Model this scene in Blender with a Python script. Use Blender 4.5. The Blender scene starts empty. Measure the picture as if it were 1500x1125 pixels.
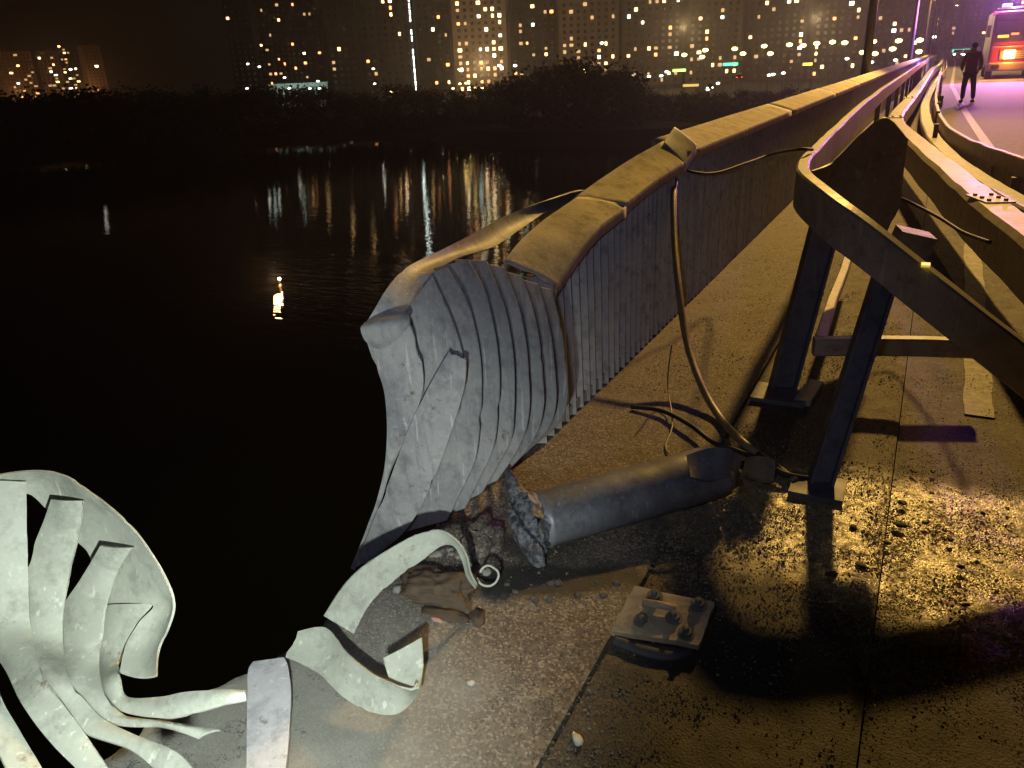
import bpy, math, random
import numpy as np
from mathutils import Vector, Matrix, noise as mnoise
random.seed(7); rng = np.random.default_rng(7)
SC = bpy.context.scene
COL = SC.collection
# ------------------------------------------------------------------ camera
F = 1133.; CX, CY = 750., 562.5; HC = 1.6
b = np.array([635., 490.5, -F]); b /= np.linalg.norm(b)
dn = np.array([126., -2781., -F]); dn -= b*dn.dot(b); dn /= np.linalg.norm(dn)
up = -dn; rt = np.cross(b, up)
M = np.array([rt, b, up])
cam_d = bpy.data.cameras.new('camera'); cam = bpy.data.objects.new('camera', cam_d); COL.objects.link(cam)
mw = Matrix([[*M[0], 0], [*M[1], 0], [*M[2], HC], [0, 0, 0, 1]])
cam.matrix_world = mw
cam_d.sensor_width = 36; cam_d.lens = 36*F/1500
cam_d.clip_start = .05; cam_d.clip_end = 6000
SC.camera = cam

def ray(u, v): return M @ np.array([u-CX, CY-v, -F])
def P(u, v, z=0.):
    w = ray(u, v); t = (z-HC)/w[2]; return Vector((w[0]*t, w[1]*t, z))
def PX(u, v, x):
    w = ray(u, v); t = x/w[0]; return Vector((x, w[1]*t, HC+w[2]*t))
def PY(u, v, y):
    w = ray(u, v); t = y/w[1]; return Vector((w[0]*t, y, HC+w[2]*t))
def PD(u, v, d):
    w = ray(u, v)/F*d; return Vector((w[0], w[1], HC+w[2]))
# ------------------------------------------------------------------ world, exposure
W = bpy.data.worlds.new('World'); SC.world = W; W.use_nodes = True
bg = W.node_tree.nodes['Background']
sky = W.node_tree.nodes.new('ShaderNodeTexSky'); sky.sky_type = 'NISHITA'; sky.sun_disc = False
sky.sun_elevation = math.radians(-4); sky.sun_rotation = math.radians(20)
mixw = W.node_tree.nodes.new('ShaderNodeMix'); mixw.data_type = 'RGBA'; mixw.inputs['Factor'].default_value = .97
W.node_tree.links.new(sky.outputs[0], mixw.inputs['A']); mixw.inputs['B'].default_value = (.005, .0028, .002, 1)
W.node_tree.links.new(mixw.outputs['Result'], bg.inputs['Color'])
bg.inputs['Strength'].default_value = .12
SC.view_settings.view_transform = 'Standard'; SC.view_settings.look = 'None'
SC.view_settings.exposure = 0; SC.view_settings.gamma = 1; SC.view_settings.use_curve_mapping = False
SC.render.engine = 'CYCLES'
SC.cycles.use_denoising = True
SC.cycles.max_bounces = 6; SC.cycles.diffuse_bounces = 3; SC.cycles.glossy_bounces = 3
SC.cycles.transmission_bounces = 4; SC.cycles.volume_bounces = 0
SC.cycles.sample_clamp_indirect = 4
SC.cycles.caustics_reflective = False; SC.cycles.caustics_refractive = False

def light(kind, name, loc, energy, color, size=.1, aim=None, **kw):
    l = bpy.data.lights.new(name, kind); l.energy = energy; l.color = color
    if kind in ('POINT', 'SPOT'): l.shadow_soft_size = size
    for k, v in kw.items(): setattr(l, k, v)
    o = bpy.data.objects.new(name, l); COL.objects.link(o); o.location = loc
    if aim is not None:
        o.rotation_euler = (Vector(aim)-Vector(loc)).to_track_quat('-Z', 'Y').to_euler()
    return o
SOD = (1.0, .585, .14)
LAMP1 = (.10, 22.9, 12.9)
light('SPOT', 'sodium_street_light', LAMP1, 17500, SOD, .40, aim=(-.6, 5.0, 0), spot_size=math.radians(150), spot_blend=.6)
# the rescuers' hand torch that lights the broken end of the railing
for yy_ in (52.9, 82.9):
    light('SPOT', 'sodium_street_light', (1.0, yy_, 11.1), 13000, (1., .62, .25), .12, aim=(1.6, yy_-2, 0), spot_size=math.radians(150), spot_blend=.6)
light('SPOT', 'rescue_torch', (-.27, .12, 1.05), 215, (.87, .95, .89), .022, aim=(-1.50, 1.12, .16), spot_size=math.radians(80), spot_blend=1.0)
light('SPOT', 'torch_fill', (-.12, -.02, 1.70), 44, (.64, .70, 1.0), .05, aim=(-1.45, 2.8, .45), spot_size=math.radians(68), spot_blend=1.0)  # extra fill lamp added to brighten the slats beyond the torch

# ------------------------------------------------------------------ mesh helpers
class MB:
    def __init__(s): s.v = []; s.f = []
    def add(s, vs, fs):
        n = len(s.v); s.v += [tuple(p) for p in vs]; s.f += [tuple(i+n for i in q) for q in fs]
    def box(s, c, d, rot=None):
        x, y, z = (k/2 for k in d); vs = [Vector((a*x, b_*y, c_*z)) for a in (-1, 1) for b_ in (-1, 1) for c_ in (-1, 1)]
        if rot is not None: vs = [rot @ q for q in vs]
        s.add([q+Vector(c) for q in vs], [(0, 1, 3, 2), (4, 6, 7, 5), (0, 4, 5, 1), (2, 3, 7, 6), (0, 2, 6, 4), (1, 5, 7, 3)])
    def tube(s, pts, r, n=8, cap=True):
        pts = [Vector(p) for p in pts]; k = len(pts); rs = r if isinstance(r, (list, tuple)) else [r]*k
        base = len(s.v); prev = None
        for i, p in enumerate(pts):
            t = (pts[min(i+1, k-1)]-pts[max(i-1, 0)]).normalized()
            if prev is None:
                a = t.cross(Vector((0, 0, 1)));
                if a.length < .01: a = t.cross(Vector((1, 0, 0)))
            else: a = prev-t*prev.dot(t)
            a.normalize(); prev = a; bb = t.cross(a)
            for j in range(n):
                th = 2*math.pi*j/n; s.v.append(tuple(p+(a*math.cos(th)+bb*math.sin(th))*rs[i]))
        for i in range(k-1):
            for j in range(n):
                j2 = (j+1) % n
                s.f.append((base+i*n+j, base+i*n+j2, base+(i+1)*n+j2, base+(i+1)*n+j))
        if cap:
            s.f.append(tuple(base+j for j in range(n))[::-1]); s.f.append(tuple(base+(k-1)*n+j for j in range(n)))
    def sweep(s, pts, w, h, top=True):
        """box beam along pts; pts on the middle of the top face"""
        pts = [Vector(p) for p in pts]; k = len(pts); base = len(s.v)
        for i, p in enumerate(pts):
            p = p+Vector((.010*mnoise.noise(p*2.3), .0, .010*mnoise.noise(p*3.1+Vector((5, 0, 0)))))
            t = (pts[min(i+1, k-1)]-pts[max(i-1, 0)]); t.z = 0; t.normalize()
            n_ = Vector((t.y, -t.x, 0)); hh = Vector((0, 0, h)); c = min(w, h)*.14
            prof = [(-w/2, -c), (-w/2+c, 0), (w/2-c, 0), (w/2, -c), (w/2, -h+c), (w/2-c, -h), (-w/2+c, -h), (-w/2, -h+c)]
            for a, z in prof: s.v.append(tuple(p+n_*a+Vector((0, 0, z))))
        for i in range(k-1):
            for j in range(8):
                j2 = (j+1) % 8; s.f.append((base+i*8+j, base+i*8+j2, base+(i+1)*8+j2, base+(i+1)*8+j))
        s.f.append(tuple(base+j for j in range(8))[::-1]); s.f.append(tuple(base+(k-1)*8+j for j in range(8)))
    def build(s, name, m, parent=None, smooth=False):
        me = bpy.data.meshes.new(name); me.from_pydata(s.v, [], s.f)
        me.materials.append(m); me.update()
        if smooth: me.polygons.foreach_set('use_smooth', [True]*len(me.polygons))
        o = bpy.data.objects.new(name, me); COL.objects.link(o)
        if parent is not None: o.parent = parent
        return o
def recenter(o):
    """put a top-level mesh's origin at its base"""
    v = np.array([p.co[:] for p in o.data.vertices]); c = Vector(((v[:, 0].min()+v[:, 0].max())/2, (v[:, 1].min()+v[:, 1].max())/2, v[:, 2].min()))
    o.data.transform(Matrix.Translation(-c)); o.location = c; return o
def tag(o, label=None, cat=None, group=None, kind=None):
    if label: o['label'] = label
    if cat: o['category'] = cat
    if group: o['group'] = group
    if kind: o['kind'] = kind
    return o
def empty(name, loc=(0, 0, 0), rz=0, label=None, cat=None, group=None):
    o = bpy.data.objects.new(name, None); COL.objects.link(o); o.location = loc; o.rotation_euler = (0, 0, rz)
    o.empty_display_size = .1
    return tag(o, label, cat, group)
def wp(o, root):
    """parent while keeping world-space vertices"""
    o.parent = root; o.matrix_parent_inverse = Matrix.LocRotScale(root.location, root.rotation_euler, None).inverted(); return o
def copy_tree(o, parent=None):
    c = o.copy(); COL.objects.link(c); c.parent = parent
    for ch in list(o.children): copy_tree(ch, c)
    return c
def catmull(rows, sub=6):
    a = np.array(rows, float); n = len(a); out = []
    for i in range(n-1):
        p0, p1, p2, p3 = a[max(i-1, 0)], a[i], a[i+1], a[min(i+2, n-1)]
        for k in range(sub):
            t = k/sub
            out.append(.5*((2*p1)+(-p0+p2)*t+(2*p0-5*p1+4*p2-p3)*t*t+(-p0+3*p1-3*p2+p3)*t**3))
    out.append(a[-1]); return np.array(out)
def ribbon(name, pairs, m, parent=None, thick=.006, sub=6, cols=5, bow=0., jag=(0, 0)):
    """pairs: rows of (left point, right point) in world space -> a bent steel strip with real thickness"""
    rows = catmull([list(p)+list(q) for p, q in pairs], sub)
    L, R = rows[:, :3], rows[:, 3:]; n = len(rows); G = np.zeros((n, cols, 3))
    for j in range(cols):
        t = j/(cols-1); G[:, j] = L*(1-t)+R*t
    if jag[0] or jag[1]:
        for j in range(cols):
            if jag[0]: G[0, j] += (G[1, j]-G[0, j])*rng.uniform(-1, .8)*jag[0]
            if jag[1]: G[-1, j] += (G[-1, j]-G[-2, j])*rng.uniform(-1, .8)*jag[1]
    du = np.gradient(G, axis=0); dv = np.gradient(G, axis=1); N = np.cross(du, dv); N /= np.linalg.norm(N, axis=2, keepdims=True)+1e-9
    if bow:
        for j in range(cols):
            t = j/(cols-1); G[:, j] += N[:, j]*bow*(4*t*(1-t))
    dl = np.linalg.norm(G[1:, 0]-G[:-1, 0], axis=1).sum()
    for _c in range(int(rng.integers(1, 4)) if dl > .15 and m is not M_SLAT else 0):     # sharp creases across the strip
        c0 = rng.uniform(.12, .88)*n; sl = rng.uniform(-2.5, 2.5); am = rng.uniform(.0015, .0042)*rng.choice((-1, 1))
        for i in range(n):
            for j in range(cols):
                G[i, j] += N[i, j]*am*max(0, 1-abs(i-c0-sl*(j/(cols-1)-.5))/3.)
    for i in range(1, n-1):          # nicked, uneven long edges
        for j, sg in ((0, 1), (cols-1, -1)):
            e = mnoise.noise(Vector(G[i, j])*38+Vector((j, 0, 0))); d_ = G[i, j+sg]-G[i, j]; G[i, j] += d_*(.05*max(0, e)+(.14 if e > .5 else 0))
    for i in range(n):          # hand-size dents
        for j in range(cols):
            G[i, j] += N[i, j]*.0016*mnoise.noise(Vector(G[i, j])*6)
    A = G+N*thick/2; B = G-N*thick/2; mb = MB()
    vs = [tuple(p) for p in A.reshape(-1, 3)]+[tuple(p) for p in B.reshape(-1, 3)]; fs = []; o = n*cols
    for i in range(n-1):
        for j in range(cols-1):
            a, c, d, e = i*cols+j, i*cols+j+1, (i+1)*cols+j+1, (i+1)*cols+j
            fs += [(a, c, d, e), (o+e, o+d, o+c, o+a)]
    for i in range(n-1):
        fs += [(i*cols, (i+1)*cols, o+(i+1)*cols, o+i*cols), (i*cols+cols-1, o+i*cols+cols-1, o+(i+1)*cols+cols-1, (i+1)*cols+cols-1)]
    for j in range(cols-1):
        fs += [(j, o+j, o+j+1, j+1), ((n-1)*cols+j, (n-1)*cols+j+1, o+(n-1)*cols+j+1, o+(n-1)*cols+j)]
    mb.add(vs, fs); ob = mb.build(name, m, None, smooth=True)
    for e in ob.data.edges: pass
    ob.data.set_sharp_from_angle(angle=math.radians(40))
    if parent is not None: wp(ob, parent)
    return ob

# ------------------------------------------------------------------ materials
class NT:
    def __init__(s, name):
        s.m = bpy.data.materials.new(name); s.m.use_nodes = True; s.t = s.m.node_tree
        s.bs = s.t.nodes['Principled BSDF']; s.pos = None
    def n(s, typ, **kw):
        x = s.t.nodes.new(typ)
        for k, v in kw.items(): setattr(x, k, v)
        return x
    def l(s, a, b_): s.t.links.new(a, b_)
    def P(s):
        if s.pos is None:
            g = s.n('ShaderNodeNewGeometry'); s.pos = g.outputs['Position']
        return s.pos
    def noise(s, scale, detail=4, rough=.55, vec=None, stretch=None, out='Fac'):
        x = s.n('ShaderNodeTexNoise'); x.inputs['Scale'].default_value = scale; x.inputs['Detail'].default_value = detail
        x.inputs['Roughness'].default_value = rough; v = vec or s.P()
        if stretch:
            m = s.n('ShaderNodeMapping'); m.inputs['Scale'].default_value = stretch; s.l(v, m.inputs['Vector']); v = m.outputs[0]
        s.l(v, x.inputs['Vector']); return x.outputs[out]
    def vor(s, scale, feature='F1', out='Distance', vec=None):
        x = s.n('ShaderNodeTexVoronoi', feature=feature); x.inputs['Scale'].default_value = scale
        s.l(vec or s.P(), x.inputs['Vector']); return x.outputs[out]
    def ramp(s, fac, stops):
        r = s.n('ShaderNodeValToRGB'); e = r.color_ramp.elements
        while len(e) < len(stops): e.new(.5)
        for k, (p, c) in enumerate(stops):
            e[k].position = p; e[k].color = (c, c, c, 1) if isinstance(c, (int, float)) else (*c, 1)
        s.l(fac, r.inputs[0]); return r.outputs[0]
    def math(s, op, a, b_=None, clamp=False):
        x = s.n('ShaderNodeMath', operation=op); x.use_clamp = clamp
        for k, v in enumerate((a, b_)):
            if v is None: continue
            if isinstance(v, (int, float)): x.inputs[k].default_value = v
            else: s.l(v, x.inputs[k])
        return x.outputs[0]
    def mix(s, f, a, b_, mode='MIX'):
        x = s.n('ShaderNodeMix', data_type='RGBA', blend_type=mode)
        for k, v in (('Factor', f), ('A', a), ('B', b_)):
            if isinstance(v, (int, float)): x.inputs[k].default_value = v if k == 'Factor' else (v, v, v, 1)
            elif isinstance(v, tuple): x.inputs[k].default_value = (*v, 1)
            else: s.l(v, x.inputs[k])
        return x.outputs['Result']
    def bump(s, h, strength=.3, dist=.01, prev=None):
        x = s.n('ShaderNodeBump')
        if isinstance(strength, (int, float)): x.inputs['Strength'].default_value = strength
        else: s.l(strength, x.inputs['Strength'])
        x.inputs['Distance'].default_value = dist
        s.l(h, x.inputs['Height'])
        if prev is not None: s.l(prev, x.inputs['Normal'])
        return x.outputs[0]
    def set(s, col=None, rough=None, metal=None, normal=None, spec=None):
        for k, v in (('Base Color', col), ('Roughness', rough), ('Metallic', metal), ('Normal', normal), ('Specular IOR Level', spec)):
            if v is None: continue
            if isinstance(v, (int, float)): s.bs.inputs[k].default_value = v
            elif isinstance(v, tuple): s.bs.inputs[k].default_value = (*v, 1)
            else: s.l(v, s.bs.inputs[k])
        return s.m
    def ell(s, cx, cy, rx, ry, rot=0, soft=.5, nz=.35, nscale=6):
        """soft-edged mask: 1 inside an ellipse on the deck, broken up by noise"""
        mp = s.n('ShaderNodeMapping', vector_type='TEXTURE'); mp.inputs['Location'].default_value = (cx, cy, 0)
        mp.inputs['Rotation'].default_value = (0, 0, rot); mp.inputs['Scale'].default_value = (rx, ry, 1e6)
        s.l(s.P(), mp.inputs['Vector'])
        ln = s.n('ShaderNodeVectorMath', operation='LENGTH'); s.l(mp.outputs[0], ln.inputs[0])
        n_ = s.math('MULTIPLY', s.math('SUBTRACT', s.noise(nscale, 5, .65), .5), nz*4)
        d = s.math('ADD', ln.outputs['Value'], n_)
        mr = s.n('ShaderNodeMapRange'); mr.inputs['From Min'].default_value = 1+soft/2; mr.inputs['From Max'].default_value = 1-soft/2
        s.l(d, mr.inputs['Value']); return mr.outputs[0]

def mat_paint(name, base, dark, rough=.55, streak=True, soot_shade=.0, spec=.4, bumpy=.25):
    t = NT(name)
    big = t.noise(3.5, 5); fine = t.noise(60, 4, .6)
    c = t.mix(t.ramp(big, [(.35, 0.), (.68, 1.)]), dark, base)
    if streak:
        st = t.noise(5, 4, .6, stretch=(9, 9, .7)); c = t.mix(t.math('MULTIPLY', t.ramp(st, [(.52, 0.), (.72, 1.)]), .45), c, tuple(k*.45 for k in dark))
    c = t.mix(t.math('MULTIPLY', t.ramp(fine, [(.5, 0.), (.75, 1.)]), .35), c, tuple(min(1, k*1.35) for k in base))
    gg = t.n('ShaderNodeNewGeometry'); c = t.mix(t.math('MULTIPLY', t.ramp(gg.outputs['Pointiness'], [(.53, 0.), (.62, 1.)]), .55), c, tuple(min(.75, k*1.7) for k in base))
    scr = t.noise(30, 2, .5, stretch=(1.6, 1.6, .12)); c = t.mix(t.math('MULTIPLY', t.ramp(scr, [(.66, 0.), (.70, 1.)]), .5), c, tuple(min(.8, k*1.6) for k in base))
    rs = t.math('MULTIPLY', t.ramp(t.noise(16, 6, .75), [(.60, 0.), (.68, 1.)]), t.ramp(t.noise(2.2, 2), [(.45, 0.), (.6, .8)])); c = t.mix(rs, c, (.12, .07, .035))
    speck = t.vor(70); c = t.mix(t.math('MULTIPLY', t.ramp(speck, [(.06, 1.), (.12, 0.)]), t.ramp(t.noise(4, 2), [(.5, 0.), (.62, .8)])), c, (.045, .035, .028))
    bl = t.noise(13, 6, .7); c = t.mix(t.math('MULTIPLY', t.ramp(bl, [(.50, 0.), (.66, 1.)]), .55), c, tuple(k*.5 for k in dark))
    r = t.math('ADD', t.math('MULTIPLY', t.math('ADD', big, bl), .25), rough-.20)
    bm = t.bump(fine, bumpy, .002); bm = t.bump(t.noise(12, 3), .25, .008, bm)
    return t.set(c, r, None, bm, spec)
M_SLAT = mat_paint('grey_slat_paint', (.41, .41, .40), (.27, .27, .28), .5)
M_SLATB = mat_paint('pale_slat_paint', (.42, .44, .37), (.33, .35, .30), .55, streak=False)
M_CAP = mat_paint('cap_sheet_metal', (.70, .63, .42), (.42, .37, .24), .82, streak=False, spec=.15, bumpy=.5)
M_GUARD = mat_paint('guard_rail_paint', (.34, .30, .25), (.20, .175, .15), .45, streak=False)
M_POST = mat_paint('guard_post_paint', (.10, .105, .125), (.05, .05, .065), .5)
M_PIPE = mat_paint('galvanised_beam', (.19, .195, .21), (.09, .095, .105), .38, spec=.7)
M_PLATE = mat_paint('rusty_base_plate', (.30, .24, .15), (.17, .15, .13), .55, streak=False)
M_BOLT = mat_paint('rusty_bolt', (.09, .085, .08), (.05, .05, .05), .5, streak=False)

def mat_torn():
    t = NT('torn_charred_metal'); n_ = t.noise(45, 5, .7)
    c = t.mix(t.ramp(n_, [(.42, 0.), (.65, 1.)]), (.035, .035, .04), (.26, .27, .29))
    return t.set(c, .5, None, t.bump(n_, .9, .012), .6)
M_TORN = mat_torn()

def mat_deck(name, a, c_, grain=1.0, wet=True, soot_shade=True):
    t = NT(name)
    g1 = t.vor(140*grain); g2 = t.noise(170*grain, 3, .7); g3 = t.vor(240*grain); big = t.noise(1.8, 6, .62); mid = t.noise(11, 5, .65)
    col = t.mix(t.ramp(big, [(.33, 0.), (.68, 1.)]), a, c_)
    col = t.mix(t.ramp(mid, [(.38, .55), (.62, 0.)]), col, tuple(k*.45 for k in a))
    cell = t.vor(140*grain, out='Color'); sp = t.n('ShaderNodeSeparateColor'); t.l(cell, sp.inputs[0])
    col = t.mix(t.ramp(sp.outputs[0], [(.55, 0.), (1., .75)]), col, tuple(min(1, k*2.0) for k in c_))
    col = t.mix(t.ramp(sp.outputs[1], [(.6, 0.), (.95, .75)]), col, tuple(k*.25 for k in a))
    col = t.mix(t.math('MULTIPLY', t.ell(-1.42, .95, .62, .62, 0, .9, .25, 4), .8), col, t.mix(mid, (.19, .19, .17), (.34, .34, .30)))
    # sealed cracks
    cr = t.vor(2.3, 'DISTANCE_TO_EDGE', vec=None)
    wv = t.n('ShaderNodeVectorMath', operation='ADD'); nz = t.noise(5, 5, .7, out='Color'); t.l(t.P(), wv.inputs[0]); t.l(nz, wv.inputs[1])
    cr = t.vor(2.1, 'DISTANCE_TO_EDGE', vec=wv.outputs[0]); crm = t.math('MULTIPLY', t.ramp(cr, [(.004, 1.), (.016, 0.)]), t.ramp(big, [(.48, 0.), (.56, 1.)]))
    col = t.mix(t.math('MULTIPLY', crm, .7), col, (.015, .013, .012))
    rough = t.math('ADD', t.math('MULTIPLY', mid, .3), .62)
    if soot_shade:  # burnt patches, and painted shadow in the two largest zones
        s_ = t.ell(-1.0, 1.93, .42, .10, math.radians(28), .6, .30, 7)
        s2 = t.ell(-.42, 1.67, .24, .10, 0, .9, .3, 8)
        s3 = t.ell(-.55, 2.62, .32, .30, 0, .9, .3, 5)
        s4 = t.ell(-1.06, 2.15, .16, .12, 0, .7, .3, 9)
        s5 = t.ell(-.22, 1.55, .42, .62, 0, .5, .25, 4)  # guard rail's cast shadow painted dark into the deck colour
        s6 = t.ell(.45, 1.60, .85, .68, 0, .5, .22, 4)  # same cast shadow continued in colour on the road side
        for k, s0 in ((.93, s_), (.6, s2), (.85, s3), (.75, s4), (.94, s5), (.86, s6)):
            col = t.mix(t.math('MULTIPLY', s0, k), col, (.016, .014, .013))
    bs_ = .42
    if wet:  # wet patch, with a lamp-lit pool painted into its colour
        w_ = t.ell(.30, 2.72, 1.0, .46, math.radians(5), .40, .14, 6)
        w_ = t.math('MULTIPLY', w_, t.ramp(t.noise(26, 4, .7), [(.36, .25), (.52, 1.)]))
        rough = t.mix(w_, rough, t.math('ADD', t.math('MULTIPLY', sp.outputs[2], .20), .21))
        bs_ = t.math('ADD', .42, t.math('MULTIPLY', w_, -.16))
        col = t.mix(t.math('MULTIPLY', w_, .75), col, t.mix(sp.outputs[1], (.26, .21, .10), (.70, .59, .30)))  # lamp-lit pool painted into the grit as pale yellow
    bm = t.bump(g2, bs_, .004); bm = t.bump(g1, bs_, .004, bm); bm = t.bump(mid, .22, .02, bm); bm = t.bump(t.math('SUBTRACT', 1., crm), .5, .006, bm)
    return t.set(col, rough, None, bm, .55)
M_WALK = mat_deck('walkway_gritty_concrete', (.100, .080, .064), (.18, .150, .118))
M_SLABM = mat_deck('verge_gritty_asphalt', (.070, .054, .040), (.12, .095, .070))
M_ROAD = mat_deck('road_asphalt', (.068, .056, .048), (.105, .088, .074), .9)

def mat_simple(name, col, rough=.6, metal=0., nscale=20, amt=.35, spec=.5):
    t = NT(name); n_ = t.noise(nscale, 4)
    c = t.mix(t.ramp(n_, [(.3, 0.), (.7, 1.)]), tuple(k*(1-amt) for k in col), col)
    return t.set(c, rough, metal, t.bump(n_, .2, .01), spec)
def mat_emit(name, col, s, sample=False):
    t = NT(name); t.bs.inputs['Base Color'].default_value = (*[k*.5 for k in col], 1)
    t.bs.inputs['Emission Color'].default_value = (*col, 1); t.bs.inputs['Emission Strength'].default_value = s
    t.m.cycles.emission_sampling = 'AUTO' if sample else 'NONE'
    return t.m
M_BLACK = mat_simple('black_rubber', (.02, .02, .02), .6)
M_CABLE = mat_simple('tan_cable_jacket', (.30, .22, .12), .45, nscale=40)
M_CONC = mat_simple('broken_concrete', (.26, .25, .22), .85, nscale=35)
M_BROWN = mat_simple('brown_soil_lump', (.085, .055, .032), .8, nscale=25)
M_STEEL = mat_simple('pole_steel', (.20, .19, .18), .5)
M_WHITEP = mat_simple('worn_line_paint', (.44, .40, .33), .7, nscale=28, amt=.65)

# ------------------------------------------------------------------ setting: water, banks
def mat_water():
    t = NT('river_water'); t.set((.003, .004, .004), .012, 0.)
    t.bs.inputs['IOR'].default_value = 1.33
    mp = t.n('ShaderNodeMapping'); mp.inputs['Rotation'].default_value = (0, 0, math.radians(-33)); mp.inputs['Scale'].default_value = (.30, 1, 1); t.l(t.P(), mp.inputs['Vector'])
    w1 = t.noise(.8, 3, .5, vec=mp.outputs[0]); w2 = t.noise(1.7, 3, .55, vec=mp.outputs[0])
    bb = P(411, 430, -12.); ruf = t.ell(bb.x, bb.y, 14, 9, 0, 1.2, .1, .2)
    t.l(t.bump(w2, t.math('ADD', .22, t.math('MULTIPLY', ruf, .85)), .07, t.bump(w1, .08, .10)), t.bs.inputs['Normal']); return t.m
ZW = -12.0
mb = MB(); mb.add([(-2500, -300, ZW), (600, -300, ZW), (600, 1500, ZW), (-2500, 1500, ZW)], [(0, 1, 2, 3)])
tag(mb.build('river_water', mat_water()), kind='structure')
# far bank: ground sheet from the shoreline to beyond the towers
M_BANK = mat_simple('dark_bank_grass', (.012, .012, .008), .9, nscale=.3)
mb = MB()
sh = []
for i in range(41):
    u = -500+i*60
    p = ray(u, 0)  # azimuth only
    az = math.atan2(p[0], p[1])
    R = 186+9*math.sin(i*.9)+5*math.sin(i*2.3)
    sh.append((R*math.sin(az), R*math.cos(az)))
vs = []; fs = []
for i, (x, y) in enumerate(sh):
    k = math.hypot(x, y)
    for r, z in ((k, ZW-.3), (k+5, ZW+1.2), (k+16, -9.6), (k+60, -9.0), (3500, -9.0)):
        vs.append((x/k*r, y/k*r, z))
for i in range(40):
    for j in range(4): fs.append((i*5+j, i*5+j+1, (i+1)*5+j+1, (i+1)*5+j))
mb.add(vs, fs); tag(mb.build('far_bank', M_BANK), kind='structure')

# ------------------------------------------------------------------ bridge deck
XW = -1.435
def deck_sheet(name, x0, x1, y0, y1, step, m, z=0., amp=.004, edge=None, thick=.3, seed=0):
    nx = max(2, int((x1-x0)/step)+1); ny = max(2, int((y1-y0)/step)+1)
    xs = np.linspace(x0, x1, nx); ys = np.linspace(y0, y1, ny); vs = []; fs = []
    for j, y in enumerate(ys):
        for i, x in enumerate(xs):
            xx = x
            if edge and i < 3: xx = edge(y)+(x-x0)
            zz = z+amp*mnoise.noise(Vector((x*5, y*5, seed)))+amp*.6*mnoise.noise(Vector((x*22, y*22, seed+3)))
            if 0 < i < nx-1: pass
            else: zz -= .004
            vs.append((xx, y, zz))
    for j in range(ny-1):
        for i in range(nx-1): fs.append((j*nx+i, j*nx+i+1, (j+1)*nx+i+1, (j+1)*nx+i))
    for col_, flip in ((0, True), (nx-1, False)):     # sides
        b0 = len(vs)
        for j in range(ny):
            q = vs[j*nx+col_]; off = (0.03*mnoise.noise(Vector((0, q[1]*7, 9)))) if edge and col_ == 0 else 0
            vs.append((q[0]+off+(.03 if edge and col_ == 0 else 0), q[1], z-thick))
        for j in range(ny-1):
            a, c = j*nx+col_, (j+1)*nx+col_; q = (a, c, b0+j+1, b0+j); fs.append(q if flip else q[::-1])
    mb = MB(); mb.add(vs, fs); o = mb.build(name, m, smooth=True); o.data.set_sharp_from_angle(angle=math.radians(50)); return tag(o, kind='structure')
def edge_f(y):
    base = -1.50
    if y < 1.35: base = -1.50-.16*min(1, (1.35-y)/.35)
    return base+.035*mnoise.noise(Vector((0, y*5.5, 2)))+.02*mnoise.noise(Vector((0, y*21, 5)))
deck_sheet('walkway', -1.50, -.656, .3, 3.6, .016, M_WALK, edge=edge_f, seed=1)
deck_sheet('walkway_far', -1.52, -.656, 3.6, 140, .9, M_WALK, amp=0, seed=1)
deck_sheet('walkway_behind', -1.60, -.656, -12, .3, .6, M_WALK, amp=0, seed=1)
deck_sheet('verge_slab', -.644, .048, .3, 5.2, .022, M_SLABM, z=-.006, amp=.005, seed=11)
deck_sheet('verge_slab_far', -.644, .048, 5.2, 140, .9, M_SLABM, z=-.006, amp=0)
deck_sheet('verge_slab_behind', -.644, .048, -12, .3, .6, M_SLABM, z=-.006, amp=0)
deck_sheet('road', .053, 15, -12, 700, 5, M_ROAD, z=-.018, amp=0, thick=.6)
mb = MB(); mb.box((.35, 350, -1.0), (2.0, 724, 1.3)); mb.box((9, 350, -1.0), (10, 724, 1.2))
mb.box((-.55, 350, -.42), (1.75, 724, .16))
tag(mb.build('bridge_girder', M_CONC), kind='structure')
for k, yy in enumerate((60, 130, 200)):
    mb = MB(); mb.box((1.5, yy, -7.5), (4.0, 1.6, 11.8)); mb.box((1.5, yy, -1.9), (6, 2.2, .5))
    tag(mb.build('bridge_pier', M_CONC), kind='structure')
# painted lane lines
def strip_line(name, pts, w, z=-.0135):
    mb = MB(); vs = []; fs = []
    for k, (x, y) in enumerate(pts):
        dx = .012*mnoise.noise(Vector((x, y*4, 0))); vs += [(x-w/2+dx, y, z), (x+w/2+dx, y, z)]
    for k in range(len(pts)-1): fs.append((2*k, 2*k+1, 2*k+3, 2*k+2))
    mb.add(vs, fs); return tag(mb.build(name, M_WHITEP), kind='structure')
strip_line('lane_line', [(.38+.08*min(1, .1*i/4.4), 3.95+.1*i) for i in range(80)], .125)
c_line = [(.50, 44), (.56, 40), (.64, 33), (.72, 26), (.80, 21.5), (.92, 16), (1.0, 12)]
strip_line('outer_lane_line', [(1.45, 300), (1.42, 128)]+c_line, .16)
strip_line('far_lane_line', [(5.2, 5+2*i) for i in range(100)], .16)

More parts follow.
